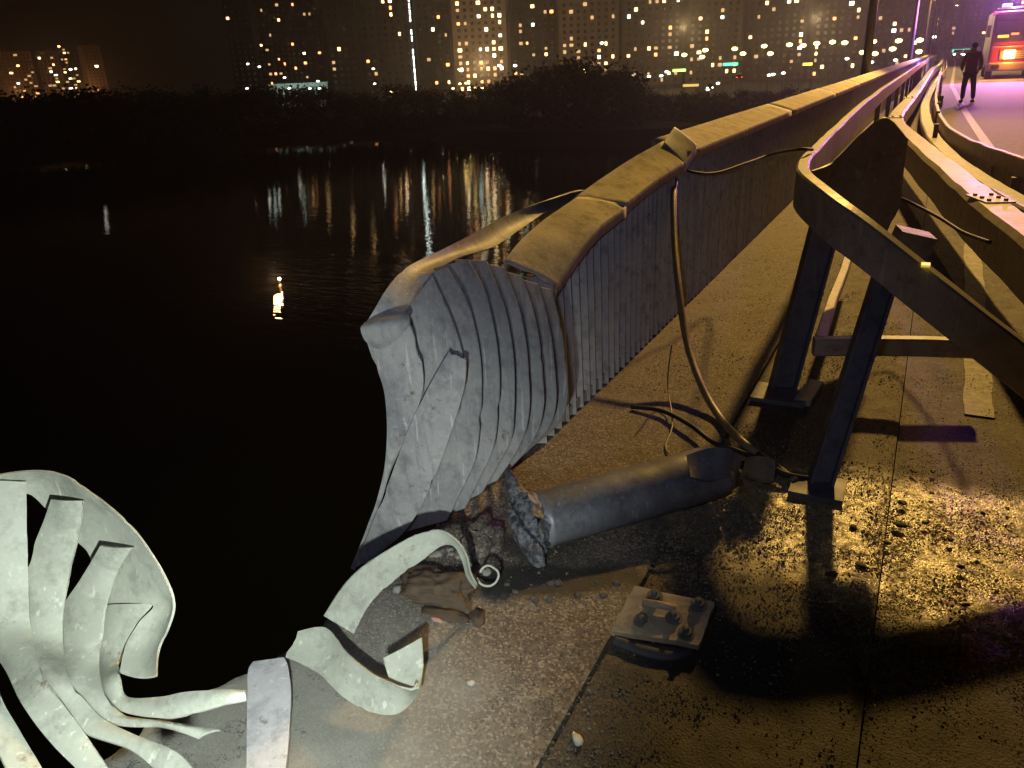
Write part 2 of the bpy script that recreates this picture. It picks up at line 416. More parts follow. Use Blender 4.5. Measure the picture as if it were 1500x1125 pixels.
# ------------------------------------------------------------------ intact railing: fins, cap, base rail
rail = empty('bridge_railing', (XW, 5, 0), 0, 'long grey parapet of dense upright slats with a wide yellow-lit cap', 'railing')
ZT = 1.10
def fin_mesh():
    mb = MB(); w, t_, h = .125, .006, ZT-.02
    prof = [(-w/2, -t_/2), (w/2, -t_/2), (w/2, t_/2), (-w/2, t_/2)]
    zs = [0, .25, .5, .75, h]
    for z in zs:
        for x, y in prof: mb.v.append((x, y+.004*math.sin(z*2.4), z))
    for k in range(len(zs)-1):
        for j in range(4): mb.f.append((k*4+j, k*4+(j+1) % 4, (k+1)*4+(j+1) % 4, (k+1)*4+j))
    mb.f += [(3, 2, 1, 0), (16, 17, 18, 19)]
    return mb
f0 = fin_mesh().build('slat', M_SLAT)
YS = 2.86; first = True
far = MB(); k = 0
while True:
    y = YS+k*.088
    if y > 120: break
    if y < 16:
        o = f0 if first else f0.copy()
        if not first: COL.objects.link(o)
        first = False
        o.parent = rail; o.location = Vector((XW+random.uniform(-.002, .002), y, 0))-rail.location
        zc = float(np.interp(y, [2.8, 2.94, 3.17, 3.81, 4.36, 4.94, 5.05], [.68, .70, .79, .90, .96, .99, 1.02])); o.scale = (1, 1, (zc+.0)/(ZT-.02))
        lean = max(0, 1-(y-YS)/1.6)
        o.rotation_euler = (random.uniform(-.006, .006), -.05*lean**2, random.uniform(-.09, .09)+.25*lean)
        k += 1
    else:
        far.box((XW, y, ZT/2-.03), (.125, .012, ZT-.08)); k += 1 if y < 40 else 3
tag(wp(far.build('far_slats', M_SLAT), rail), kind='stuff')
mb = MB(); mb.box((XW-.005, 61, .035), (.10, 115.8, .05)); wp(mb.build('base_rail', M_SLAT), rail)
# cap sections, inverted U sheet metal
def cap_section(pairs, m=M_CAP, lip=.055, name='cap_section', lab=None, thick=.004, cols=6, bow=.004, jag=(0, 0)):
    """pairs (outer,inner) points on top; lips hang from both edges"""
    rows = catmull([list(p)+list(q) for p, q in pairs], 5); n = len(rows); prof = []
    for r in rows:
        L, R = r[:3], r[3:]; w = R-L; q = [L+np.array([0, 0, -lip]), L+np.array([0, 0, -.006])]
        for j in range(cols):
            t = j/(cols-1); q.append(L+w*t+np.array([0, 0, bow*(1-(2*t-1)**4)]))
        q += [R+np.array([.002, 0, -.006]), R+np.array([.002, 0, -lip])]; prof.append(q)
    G = np.array(prof); c = G.shape[1]
    for i in range(n):
        for j in range(c): G[i, j, 2] += .004*mnoise.noise(Vector(G[i, j])*6)
    if jag[0]:
        for j in range(c): G[0, j] += (G[1, j]-G[0, j])*rng.uniform(-.8, .9)*jag[0]
    mb = MB(); mb.add([tuple(p) for p in G.reshape(-1, 3)], [(i*c+j, i*c+j+1, (i+1)*c+j+1, (i+1)*c+j) for i in range(n-1) for j in range(c-1)])
    o = mb.build(name, m, smooth=True); o.data.set_sharp_from_angle(angle=math.radians(45))
    md = o.modifiers.new('s', 'SOLIDIFY'); md.thickness = thick; md.offset = -1
    if lab: o['label'] = lab
    return wp(o, rail)
XO, XI = -1.60, -1.35
y = 5.02; n_ = 0
while y < 118:
    L = 4.0 if y < 30 else 8.0
    dz = random.uniform(-.004, .004); dx = random.uniform(-.004, .004)
    cap_section([((XO+dx, q_, ZT+dz+.04), (XI+dx, q_, ZT+dz-.035)) for q_ in (y+.003, y+L/2, y+L-.002)])
    y += L
# displaced cap sections near the break
def oi(o, i, xo, xi):
    p = PX(*i, xi); return (PY(*o, p.y-.10), p)
cap_section([oi((838, 292), (914, 300), -1.60, XI), oi((905, 245), (962, 262), -1.58, XI), oi((972, 206), (1004, 236), XO, XI)], lab='cap section tilted down beside the break')
cap_section([oi((972, 209), (1002, 240), XO-.004, XI+.004), oi((980, 197), (1012, 225), XO-.004, XI+.004), oi((988, 186), (1020, 211), XO-.004, XI+.004)], m=M_SLAT, name='cap_joint_sleeve', thick=.007, bow=.006, lip=.06)
cap_section([oi((737, 384), (812, 420), -1.62, XI), oi((765, 350), (842, 374), -1.62, XI), oi((800, 320), (880, 330), -1.61, XI+.004), oi((846, 288), (917, 303), -1.60, XI+.006)], lab='torn end section of the cap', jag=(.5, 0), bow=.012)

# ------------------------------------------------------------------ broken end of the railing: fanned slats
brk = empty('broken_railing_end', (XW, 2.3, 0), 0, 'torn end of the grey parapet, its slats fanned and curling outwards over the dark water', 'railing')
def Yr(rows, y0, y1=None):
    """rows of (uL,vL,uR,vR); the strip stands at depth y along the bridge"""
    n = len(rows); y1 = y0 if y1 is None else y1; out = []
    for k, (a, b_, c, d) in enumerate(rows):
        y = y0+(y1-y0)*k/(n-1)
        out.append((PY(a, b_, y), PY(c, d, y)))
    return out
def yb(v, u):   # base depth from ground contact
    return P(u, v).y
seams = [
 [(600, 474), (616, 520), (622, 560), (606, 615), (576, 680), (549, 745), (532, 790), (519, 832)],
 [(633, 405), (654, 450), (676, 508), (682, 560), (664, 640), (628, 710), (590, 785)],
 [(655, 393), (685, 440), (703, 510), (706, 600), (695, 680), (655, 762)],
 [(686, 380), (713, 430), (728, 500), (733, 580), (722, 660), (682, 744)],
 [(712, 382), (738, 440), (750, 500), (755, 580), (748, 650), (706, 722)],
 [(738, 392), (762, 450), (773, 520), (776, 600), (766, 650), (728, 704)],
 [(764, 404), (784, 460), (794, 530), (797, 600), (785, 645), (745, 688)],
 [(788, 416), (804, 470), (813, 540), (815, 600), (803, 632), (760, 672)],
 [(808, 424), (822, 480), (830, 540), (832, 590), (820, 622), (778, 655)],
]
def resamp(pts, n=9):
    a = np.array(pts, float); d = np.r_[0, np.cumsum(np.hypot(*np.diff(a, axis=0).T))]; t = np.linspace(0, d[-1], n)
    return np.c_[np.interp(t, d, a[:, 0]), np.interp(t, d, a[:, 1])]
# outermost slat
left0 = [(531, 480), (540, 512), (558, 548), (567, 590), (567, 650), (559, 712), (544, 762), (513, 834)]
A = resamp(left0); B = resamp(seams[0])
ribbon('slat', [(PY(*A[k], 1.93+.012*k), PY(*B[k], 1.95+.012*k)) for k in range(9)], M_SLAT, brk, sub=4, jag=(0, .5), bow=.01)
for i in range(1, len(seams)):
    y0 = 1.98+.03*i+.006*i*i
    s0, s1 = resamp(seams[i-1]), resamp(seams[i])
    rows = []
    for k in range(9):
        uL = s0[k]-np.array([20, 0]); t = k/8
        yl = y0+.012
        rows.append((PY(*uL, y0+.03), PY(*s1[k], y0+.004)))
    if i == 1:   # upper stub of the snapped slat
        ribbon('slat', rows[:5], M_SLAT, brk, sub=4, jag=(0, 1.)); continue
    ribbon('slat', rows, M_SLAT, brk, sub=4)
# the snapped loose slat in front, leaning down-left
ribbon('slat', [(PY(657, 516, 1.97), PY(683, 526, 1.97)), (PY(632, 560, 1.96), PY(680, 570, 1.97)), (PY(600, 625, 1.95), PY(657, 645, 1.97)),
                (PY(572, 700, 1.95), PY(630, 715, 1.97)), (PY(545, 768, 1.96), PY(598, 772, 1.98)), (PY(520, 832, 1.97), PY(560, 806, 2.0))], M_SLAT, brk, jag=(.6, .4), bow=.008)['label'] = 'snapped slat leaning with its broken top free'
# bent outer cap sheet that curls over and down
o_ = [(858, 278), (840, 281), (790, 297), (737, 318), (694, 342), (640, 370), (594, 394), (566, 424), (547, 456), (531, 480)]
i_ = [(862, 284), (832, 291), (796, 312), (762, 336), (722, 362), (672, 378), (637, 400), (613, 436), (603, 458), (600, 476)]
cs = []
for k in range(10):
    yy = 3.9-1.95*k/9
    yy = [4.3, 3.95, 3.5, 3.1, 2.78, 2.45, 2.2, 2.05, 1.97, 1.93][k]
    cs.append((PY(*o_[k], yy-.02), PY(*i_[k], yy+.05)))
ribbon('bent_cap_sheet', cs, M_SLAT, brk, bow=-.015, cols=7)
# rolled lip closing the curled cap end
ribbon('rolled_cap_end', [(PY(533, 474, 1.90), PY(600, 462, 1.92)), (PY(529, 482, 1.87), PY(600, 474, 1.89)), (PY(535, 498, 1.88), PY(585, 492, 1.89)), (PY(548, 508, 1.90), PY(572, 504, 1.90))], M_SLAT, brk, bow=.01)

# ------------------------------------------------------------------ twisted piece hanging out at left
tw = empty('twisted_railing_piece', PD(330, 1070, 1.45), 0, 'pale twisted railing fragment fanned like a shell at the lower left, lit by the torch', 'railing')
def dz_(u, v):   # depth field of the shell
    return 1.62+.16*math.cos((u-60)/150.)*(1 if v < 980 else .5)-.0009*max(0, v-900)
def Dr(rows, off=0.):
    return [(PD(a, b_, dz_(a, b_)+off+o1), PD(c, d, dz_(c, d)+off+o2)) for (a, b_, c, d, o1, o2) in rows]
ribbon('bent_cap_sheet', Dr([(-70, 712, -70, 800, .0, .05), (0, 695, -6, 760, .0, .05), (58, 690, 36, 722, .0, .05), (100, 699, 70, 745, .0, .06), (150, 733, 112, 790, .0, .07), (192, 772, 132, 812, .0, .07), (226, 818, 140, 848, .0, .08), (247, 856, 154, 882, .0, .07), (255, 888, 224, 885, .0, .04), (246, 922, 205, 912, .02, .03), (233, 952, 186, 945, .03, .04), (230, 990, 176, 985, .04, .05)], .0), M_SLATB, tw, bow=.012, cols=7)
ribbon('slat', Dr([(-110, 700, 38, 706, 0, .02), (-100, 760, 40, 780, 0, 0), (-80, 830, 42, 845, 0, 0), (-40, 900, 46, 925, 0, 0), (0, 964, 62, 985, 0, 0), (30, 1028, 98, 1038, 0, 0), (70, 1082, 126, 1076, 0, 0), (114, 1128, 160, 1125, 0, 0), (165, 1180, 205, 1170, 0, 0)], .0), M_SLATB, tw, bow=.006)
ribbon('slat', Dr([(76, 731, 122, 733, .008, .012), (68, 755, 119, 768, .014, .018), (54, 792, 107, 822, .02, .03), (47, 820, 101, 850, .02, .03), (38, 850, 94, 893, .02, .02), (38, 930, 93, 950, .02, .02), (58, 985, 104, 1000, .02, .02), (95, 1040, 122, 1022, .02, .02), (122, 1073, 150, 1052, .01, .02), (186, 1096, 194, 1075, .0, .01), (226, 1126, 260, 1102, 0, 0), (250, 1160, 292, 1138, 0, 0)], .0), M_SLATB, tw, bow=.006)
ribbon('slat', Dr([(148, 799, 196, 801, .010, .014), (136, 820, 184, 818, .022, .022), (118, 850, 167, 850, .04, .04), (92, 893, 156, 885, .04, .03), (88, 950, 149, 930, .04, .03), (100, 1000, 145, 975, .04, .03), (120, 1024, 155, 1020, .04, .03), (148, 1055, 180, 1046, .03, .03), (182, 1062, 211, 1054, .02, .03), (240, 1066, 256, 1059, .01, .01), (290, 1082, 322, 1070, 0, 0)], .0), M_SLATB, tw, bow=.006)
ribbon('slat', Dr([(156, 886, 224, 884, .06, .05), (146, 932, 192, 930, .06, .05), (142, 975, 175, 968, .06, .05), (152, 1018, 175, 992, .06, .05), (178, 1042, 186, 1020, .05, .05), (232, 1053, 232, 1022, .03, .04), (272, 1049, 272, 1014, .02, .02), (333, 1032, 318, 1011, .0, .0), (361, 1026, 361, 1012, .015, .015)], .0), M_SLATB, tw, bow=.006)
ribbon('slat', Dr([(-90, 900, -60, 880, -.02, 0), (-50, 965, -10, 950, -.02, 0), (-25, 1030, 0, 1018, -.02, 0), (-10, 1085, 28, 1070, -.02, 0), (10, 1130, 62, 1126, -.02, 0), (30, 1180, 95, 1175, -.02, 0)], -.03), M_SLATB, tw, bow=.006)

# upright plate strip at the bottom edge
o = ribbon('loose_slat', [(P(371, 971, .07), P(417, 965, .075)), (P(364, 985, .07), P(423, 981, .075)), (P(363, 1020, .07), P(427, 1018, .075)), (P(362, 1075, .07), P(424, 1075, .075)), (P(362, 1140, .07), P(419, 1140, .075)), (P(360, 1260, .07), P(412, 1260, .075))], mat_paint('bright_strip_paint', (.56, .56, .58), (.46, .46, .48), .5, streak=False), thick=.012)
tag(recenter(o), 'flat pale strip over the deck edge at the bottom, right of the twisted fragment', 'slat')
# lower curled ribbon
rb = empty('curled_slat', P(500, 975, 0), 0, 'pale slat bent into a hook on the deck, its free end folded up', 'slat')
ribbon('slat', [(P(434, 926, .10), P(421, 964, .07)), (P(478, 920, .11), P(466, 986, .05)), (P(508, 955, .12), P(500, 1018, .04)), (P(540, 983, .125), P(536, 1040, .03)), (P(576, 1002, .12), P(580, 1046, .03)), (P(603, 1009, .11), P(612, 1014, .05)), (P(612, 1000, .11), P(617, 985, .06))], M_SLATB, rb, bow=.006, jag=(.8, 0))
ribbon('folded_end', [(P(574, 1004, .075), P(614, 1010, .09)), (P(566, 980, .10), P(620, 975, .12)), (P(562, 964, .115), P(618, 934, .16))], M_SLATB, rb, bow=.004)
# upper ribbon with the small curl
ub = empty('curled_slat', P(620, 820, 0), 0, 'pale slat arching over the deck edge and ending in a small tight curl', 'slat')
ribbon('slat', [(P(474, 902, .10), P(518, 928, .03)), (P(500, 862, .15), P(542, 884, .07)), (P(532, 830, .19), P(580, 848, .11)), (P(572, 803, .22), P(618, 820, .15)), (P(610, 783, .24), P(644, 800, .185)), (P(642, 776, .25), P(656, 797, .20)), (P(668, 790, .235), P(668, 802, .20)), (P(683, 812, .20), P(678, 822, .165)), (P(689, 838, .155), P(685, 846, .12)), (P(698, 856, .11), P(697, 862, .08))], M_SLATB, ub, bow=.003, cols=5)
cc = P(715, 842, .085); pr = []
for k in range(12):
    th = math.radians(190+k*30); r = .038*(1-.025*k); vw = Vector((-.42, .70, -.55)).normalized(); h1 = Vector((.86, .51, 0)).normalized(); h2 = h1.cross(vw)
    p = cc+h1*math.cos(th)*r+h2*math.sin(th)*r*(1 if h2.z > 0 else -1)
    pr.append((p-vw*.016, p+vw*.016))
ribbon('curl', pr, M_SLATB, ub, cols=4, sub=3)

# ------------------------------------------------------------------ broken guard beam lying across the walkway
gb = empty('fallen_beam', P(915, 745, 0), 0, 'grey half-round steel beam lying on the grit, torn open at its left end', 'beam')
Lp, Rp = P(790, 762, .085), P(1050, 690, .13)
ax = (Rp-Lp).normalized(); sd = ax.cross(Vector((0, 0, 1))).normalized(); upv = sd.cross(ax)
mb = MB(); nseg, na = 28, 18; r = .100; base = 0
for i in range(nseg+1):
    c = Lp+(Rp-Lp)*i/nseg
    for j in range(na+1):
        th = math.radians(-62+304*j/na)
        rr = r*(1+.05*mnoise.noise(Vector((i*.25, j*.35, 1))))
        ex = ax*(.025*mnoise.noise(Vector((j*.9, 2, 0))) if i in (0, nseg) else 0)
        # flattened top like a formed guard beam
        q = sd*math.cos(th)*rr*1.05+upv*math.sin(th)*rr*.92
        mb.v.append(tuple(c+q+ex))
for i in range(nseg):
    for j in range(na): mb.f.append((i*(na+1)+j, i*(na+1)+j+1, (i+1)*(na+1)+j+1, (i+1)*(na+1)+j))
o = mb.build('beam_shell', M_PIPE, smooth=True); md = o.modifiers.new('s', 'SOLIDIFY'); md.thickness = .007; wp(o, gb)
# torn flared collar at the left end
def torn(name, cx_, axd, r0, r1, depth, seed, n=26, m=M_TORN, squash=(.45, 1.15)):
    mb = MB(); rings = 6; s2 = axd.cross(Vector((0, 0, 1))).normalized(); u2 = s2.cross(axd)
    for i in range(rings):
        t = i/(rings-1)
        for j in range(n):
            th = 2*math.pi*j/n; rr = (r0+(r1-r0)*t)*(1+.22*t*mnoise.noise(Vector((j*.8, seed, i*.5))))
            p = Vector(cx_)+axd*(-depth*t*(1+.55*mnoise.noise(Vector((j*1.1, seed+5, 0)))))+s2*math.cos(th)*rr*squash[0]*(1+.2*t)+u2*math.sin(th)*rr*squash[1]
            p += Vector((.012*mnoise.noise(Vector((j*2.1, i*1.3, seed))), .012*mnoise.noise(Vector((j*1.7, i*2.3, seed+2))), 0))
            mb.v.append(tuple(p))
    for i in range(rings-1):
        for j in range(n): mb.f.append((i*n+j, i*n+(j+1) % n, (i+1)*n+(j+1) % n, (i+1)*n+j))
    o = mb.build(name, m); md = o.modifiers.new('s', 'SOLIDIFY'); md.thickness = .006; return o
wp(torn('torn_end', Lp+ax*.02, ax, .095, .125, .06, 3, squash=(.95, .95)), gb)
ribbon('torn_flap', [(P(738, 690, .17), P(745, 688, .17)), (P(742, 715, .15), P(765, 712, .17)), (P(745, 742, .10), P(782, 738, .15)), (P(750, 775, .06), P(790, 780, .10)), (P(765, 808, .02), P(798, 815, .03))], M_TORN, gb, thick=.008, bow=.02, jag=(.5, .8), cols=8)
ribbon('torn_flap', [(P(745, 745, .12), P(752, 740, .13)), (P(752, 780, .07), P(766, 770, .12)), (P(768, 810, .03), P(790, 800, .09)), (P(775, 826, .01), P(799, 826, .02))], M_TORN, gb, thick=.01, bow=.02, jag=(.5, .8), cols=7)
# crumpled right end with bracket scraps
ribbon('bent_bracket', [(P(1005, 668, .24), P(1012, 700, .20)), (P(1035, 658, .26), P(1040, 705, .18)), (P(1065, 657, .25), P(1068, 700, .16)), (P(1085, 668, .20), P(1075, 715, .10))], M_PIPE, gb, thick=.01, jag=(.4, .8))
M_GREEN = mat_simple('green_paint_scrap', (.10, .15, .07), .5)
o = ribbon('steel_scrap', [(P(1038, 700, .12), P(1040, 728, .05)), (P(1060, 692, .14), P(1062, 722, .06)), (P(1083, 690, .10), P(1084, 710, .05))], M_GREEN, thick=.012, jag=(.6, .6))
tag(recenter(o), 'crumpled green-tinted metal scrap at the right end of the fallen beam', 'scrap')
o = ribbon('steel_scrap', [(P(1095, 672, .05), P(1090, 698, .02)), (P(1115, 670, .09), P(1112, 704, .04)), (P(1135, 676, .08), P(1132, 706, .03))], M_PLATE, thick=.02, jag=(.3, .5))
tag(recenter(o), 'brown block of metal scrap at the cable end, near the guard post foot', 'scrap')

# ------------------------------------------------------------------ base plate with bolts
bp_c = P(968, 905, .03)
bp = empty('bolted_base_plate', P(968, 905, 0), 0, 'torn-off square steel base plate with stout bolts, lying askew across the slab joint', 'steel plate')
q = [P(895, 925, .025), P(930, 858, .075), P(1046, 882, .085), P(1024, 946, .035)]
N_ = (q[1]-q[0]).cross(q[3]-q[0]).normalized()
if N_.z < 0: N_ = -N_
mb = MB(); vs = []; n = 9
for s_ in (0, 1):
    for i in range(n):
        for j in range(n):
            a, c = i/(n-1), j/(n-1); p = (q[0]*(1-a)+q[3]*a)*(1-c)+(q[1]*(1-a)+q[2]*a)*c
            p = p+N_*(.006*math.sin(a*3.1)*math.cos(c*2)+.004*mnoise.noise(p*20))
            if i in (0, n-1) or j in (0, n-1): p = p+Vector((.004*mnoise.noise(p*40), .004*mnoise.noise(p*43), 0))
            vs.append(p-N_*(.022*s_))
fs = []
for i in range(n-1):
    for j in range(n-1):
        a = i*n+j; fs.append((a, a+n, a+n+1, a+1)); o_2 = n*n; fs.append((o_2+a+1, o_2+a+n+1, o_2+a+n, o_2+a))
rim = [i*n for i in range(n)]+[(n-1)*n+j for j in range(1, n)]+[i*n+n-1 for i in range(n-2, -1, -1)]+[j for j in range(n-2, 0, -1)]
for k in range(len(rim)): a, c = rim[k], rim[(k+1) % len(rim)]; fs.append((a, n*n+a, n*n+c, c))
mb.add(vs, fs); wp(mb.build('plate', M_PLATE), bp)
def bolt(p, nrm, r=.013, h=.03, tilt=(0, 0)):
    ex = Vector((nrm.x+tilt[0], nrm.y+tilt[1], nrm.z)).normalized()
    mb = MB(); mb.tube([p, p+ex*.005], r*2.0, 14); w = wp(mb.build('bolt', M_BOLT), bp)
    mb = MB(); mb.tube([p+ex*.004, p+ex*.017], r*1.45, 6); wp(mb.build('nut', M_BOLT), w)
    mb = MB(); mb.tube([p+ex*.015, p+ex*(.017+h), p+ex*(.020+h)], [r*.75, r*.75, r*.5], 10); wp(mb.build('threaded_end', M_BOLT), w)
def onp(a, c): return (q[0]*(1-a)+q[3]*a)*(1-c)+(q[1]*(1-a)+q[2]*a)*c
bolt(onp(.30, .84), N_, h=.012); bolt(onp(.84, .86), N_, h=.012); bolt(onp(.62, .48), N_, h=.010); bolt(onp(.82, .20), N_, h=.014); bolt(onp(.28, .30), N_, h=.006)
pa, pb = onp(.22, .60)+N_*.02, onp(.62, .62)+N_*.018
mb = MB(); mb.tube([pa, pa.lerp(pb, .5)+N_*.004, pb], [.014, .012, .010], 10); wp(mb.build('bent_bolt', M_PLATE, smooth=True), bp)
M_CHARM = mat_simple('charred_crust', (.04, .04, .045), .7, nscale=60)
o = ribbon('charred_scrap', [(P(896, 944, .004), P(905, 932, .010)), (P(945, 962, .004), P(950, 944, .012)), (P(985, 968, .004), P(990, 950, .010)), (P(1012, 962, .004), P(1018, 952, .008))], M_CHARM, thick=.008, jag=(.8, .8), bow=.01, cols=8)
tag(recenter(o), 'charred black crust lying along the near edge of the bolted plate', 'debris')

# ------------------------------------------------------------------ guard rail structure
gr = empty('steel_guard_rail', (-.4, 6, 0), 0, 'dark steel guard barrier between walkway and road, buckled, its top edges lit yellow', 'guard rail')
def beam(name, pts, w, h, lab=None, m=M_GUARD):
    rows = catmull([tuple(p) for p in pts], 6); mb = MB(); mb.sweep(rows, w, h); o = mb.build(name, m)
    if lab: o['label'] = lab
    return wp(o, gr)
zA = 1.10
far_pt = lambda x, y, z: Vector((x, y, z))
beam('top_rail', [far_pt(-.90, 120, 1.12), far_pt(-.86, 60, 1.12), far_pt(-.80, 30, 1.12), P(1290, 131, 1.12), P(1240, 172, 1.11), P(1203, 208, zA), P(1184, 226, zA), P(1177, 240, zA), P(1185, 257, zA), P(1225, 288, 1.06), P(1270, 320, 1.0), P(1340, 376, .88), P(1420, 438, .75), P(1500, 500, .62), P(1580, 562, .50)], .06, .185, 'rail bent round in a tight corner')
zB = .62
beam('side_rail', [far_pt(-.12, 120, .64), far_pt(-.2, 70, .64), P(1366, 100, .64), P(1344, 130, zB), P(1322, 155, zB), P(1312, 170, zB), P(1320, 184, zB), P(1350, 210, zB), P(1400, 252, zB), P(1450, 292, zB), P(1500, 328, zB), P(1580, 385, zB)], .24, .32, 'wide rail kinked sharply where it was struck')
zC = .36
beam('lower_rail', [far_pt(.02, 120, .36), far_pt(-.02, 60, .36), P(1372, 118, zC), P(1358, 145, zC), P(1356, 168, zC), P(1366, 195, zC), P(1388, 222, zC), P(1420, 247, zC), P(1465, 275, zC), P(1510, 300, zC), P(1600, 350, zC)], .20, .13)
zD = .52
dpts = [far_pt(.30, 120, .5), far_pt(.22, 62, .5), P(1378, 108, zD), P(1372, 130, zD), P(1373, 155, zD), P(1386, 180, zD), P(1410, 198, zD), P(1445, 213, zD), P(1485, 226, zD), P(1540, 244, zD), P(1640, 280, zD)]
beam('road_side_rail', dpts, .06, .36)
# posts between lower rail and road-side rail
for (u, v) in ((1404, 215), (1424, 227), (1452, 243), (1482, 258), (1372, 170), (1376, 140)):
    t_ = P(u, v, .34); mb = MB(); mb.box((t_.x+.06, t_.y, .16), (.12, .08, .34)); wp(mb.build('post', M_GUARD), gr)
yy = 14
while yy < 100:
    for xx in (-.80, .05):
        mb = MB(); hh = 1.0 if xx < -.5 else .55; mb.box((xx-.02*(yy/30), yy, hh/2), (.07, .10, hh)); wp(mb.build('post', M_POST), gr)
    yy += 3.0 if yy < 40 else 9
# post 1: blue-grey H-section leaning, close to the corner
def post(p0, p1, w, d, m=M_POST, flange=True, lab=None, name='post'):
    ax_ = (p1-p0).normalized(); xx = Vector((1, .35, 0)); xx = (xx-ax_*xx.dot(ax_)).normalized(); yy_ = ax_.cross(xx)
    R_ = Matrix((xx, yy_, ax_)).transposed(); c = (p0+p1)/2; L = (p1-p0).length; mb = MB()
    if flange:
        mb.box(c, (w, .012, L), R_)
        mb.box(c+xx*(w/2-.006), (.012, d, L-.004), R_); mb.box(c-xx*(w/2-.006), (.012, d, L-.004), R_)
    else: mb.box(c, (w, d, L), R_)
    o = mb.build(name, m)
    if lab: o['label'] = lab
    return wp(o, gr)
post(P(1145, 572, 0.0), PY(1218, 296, 3.95), .125, .09, lab='blue-grey leaning post below the bent corner')
post(P(1200, 712, 0.0), PY(1308, 372, 3.40), .09, .075, m=M_POST, lab='nearest post, almost black, standing in the lit grit')
mb = MB(); mb.box(P(1143, 578, .012), (.26, .22, .022)); wp(mb.build('foot_plate', M_POST), gr)
mb = MB(); mb.box(P(1198, 714, .008), (.20, .18, .02)); wp(mb.build('foot_plate', M_POST), gr)
# crumpled web panel hanging between the rails
ribbon('bent_panel', [(PY(1190, 250, 4.55), PY(1192, 280, 4.6)), (PY(1222, 236, 4.75), PY(1222, 298, 4.9)), (PY(1262, 196, 4.8), PY(1255, 335, 5.0)), (PY(1298, 172, 4.85), PY(1288, 352, 5.05)), (PY(1330, 205, 4.9), PY(1318, 300, 5.1))], M_GUARD, gr, thick=.012, bow=.008, cols=8)['label'] = 'crumpled dark web panel between the two bent rails'
# end box on the post head
mb = MB(); c = PY(1334, 358, 3.6); mb.box(c, (.14, .11, .11), Matrix.Rotation(.25, 3, 'Y') @ Matrix.Rotation(.3, 3, 'Z')); wp(mb.build('spacer_block', M_POST), gr)
# low frame: cross beam and diagonal strip
def lowbeam(a, c, w, h, name, root=gr, m=M_GUARD):
    mb = MB(); mb.sweep([a, a.lerp(c, .33)+Vector((0, .004, 0)), a.lerp(c, .66)-Vector((0, .004, 0)), c], w, h); return wp(mb.build(name, m), root)
lowbeam(P(1193, 494, .30), P(1440, 497, .30), .07, .09, 'cross_beam')
lowbeam(P(1247, 362, .30), P(1202, 492, .30), .055, .05, 'diagonal_strip')
lowbeam(P(1196, 558, .03), P(1175, 585, .03), .08, .03, 'scrap_plate')
def splice(p, dx, dy, L, w, n=4, lab=None):
    d = Vector((dx, dy, 0)).normalized(); s2 = Vector((d.y, -d.x, 0)); R_ = Matrix((s2, d, Vector((0, 0, 1)))).transposed()
    mb = MB(); mb.box(p+Vector((0, 0, .005)), (w, L, .01), R_); pl = wp(mb.build('splice_plate', M_GUARD), gr)
    for a in range(n):
        for c in (-1, 1):
            q_ = p+d*(L*((a+.5)/n-.5))+s2*c*w*.28+Vector((0, 0, .01)); mb = MB(); mb.tube([q_, q_+Vector((0, 0, .014))], .016, 6); wp(mb.build('bolt', M_BOLT), pl)
p = P(1313, 172, zB); splice(p, .15, -1, .30, .20, 2)
p = P(1332, 143, zB); splice(p, -.05, 1, .5, .20, 3)
p = P(1450, 292, zB); splice(p, .35, -1, .35, .19, 3)
for (u, v, z) in ((1205, 262, 1.08), (1262, 312, 1.01), (1300, 341, .95), (1392, 414, .80), (1460, 468, .69)):
    p = P(u, v+12, z-.03); a_ = P(u, v+12, z-.03)-Vector((0, 0, 0)); mb = MB(); nd = Vector((-.6, -.8, 0)); mb.tube([p-nd*.01, p+nd*.014], .013, 6); wp(mb.build('bolt', M_BOLT), gr)
# reflector mark on the rail, its lamp gleam made as glow
M_REFL = mat_emit('glowing_reflector', (1., .75, .1), .5)
p = P(1356, 388, .862); mb = MB(); mb.box(p, (.03, .05, .008)); wp(mb.build('reflector', M_REFL), gr)

# ------------------------------------------------------------------ cables
def cable(pts, r, m, label, name='cable', n=8):
    rows = catmull([tuple(p) for p in pts], 8); mb = MB(); mb.tube([Vector(k) for k in rows], r, n); o = mb.build(name, m, smooth=True)
    return tag(recenter(o), label, 'cable')
cable([PY(1003, 233, 5.15), PY(992, 245, 5.05), PY(987, 290, 4.7), PY(988, 350, 4.4), PY(994, 420, 4.1), PY(1006, 500, 3.85), PY(1028, 565, 3.6), PY(1055, 612, 3.4), P(1085, 645, .05), P(1120, 672, .02), P(1165, 705, .015)], .019, M_CABLE, 'thick tan cable hanging from the railing cap down to the grit')
cable([PY(995, 243, 5.1), PX(1015, 252, -1.32), PX(1050, 253, -1.25), PX(1090, 240, -1.15), PX(1130, 226, -1.05), P(1165, 219, 1.13), P(1190, 219, 1.12)], .009, M_BLACK, 'thin black cable sagging between the railing cap and the bent corner of the guard rail')
cable([P(1303, 284, .80), P(1340, 300, .72), P(1378, 320, .7), P(1410, 340, .7), P(1450, 355, .74)], .010, M_BLACK, 'thin black cable strung below the wide kinked rail')
cable([P(984, 505, .30), P(978, 560, .10), P(985, 620, .02), P(975, 655, .01), P(990, 672, .01)], .004, M_CABLE, 'fine loose wire trailing on the walkway beside the thick cable')
cable([P(925, 596, .012), P(970, 602, .03), P(1010, 622, .04), P(1045, 648, .04), P(1080, 660, .03), P(1120, 676, .03), P(1150, 690, .02)], .011, M_BLACK, 'dark cable lying on the walkway behind the fallen beam')
cable([P(1110, 665, .05), P(1140, 690, .04), P(1175, 700, .02), P(1210, 700, .015)], .013, M_BLACK, 'short black cable stub at the foot of the nearest post')

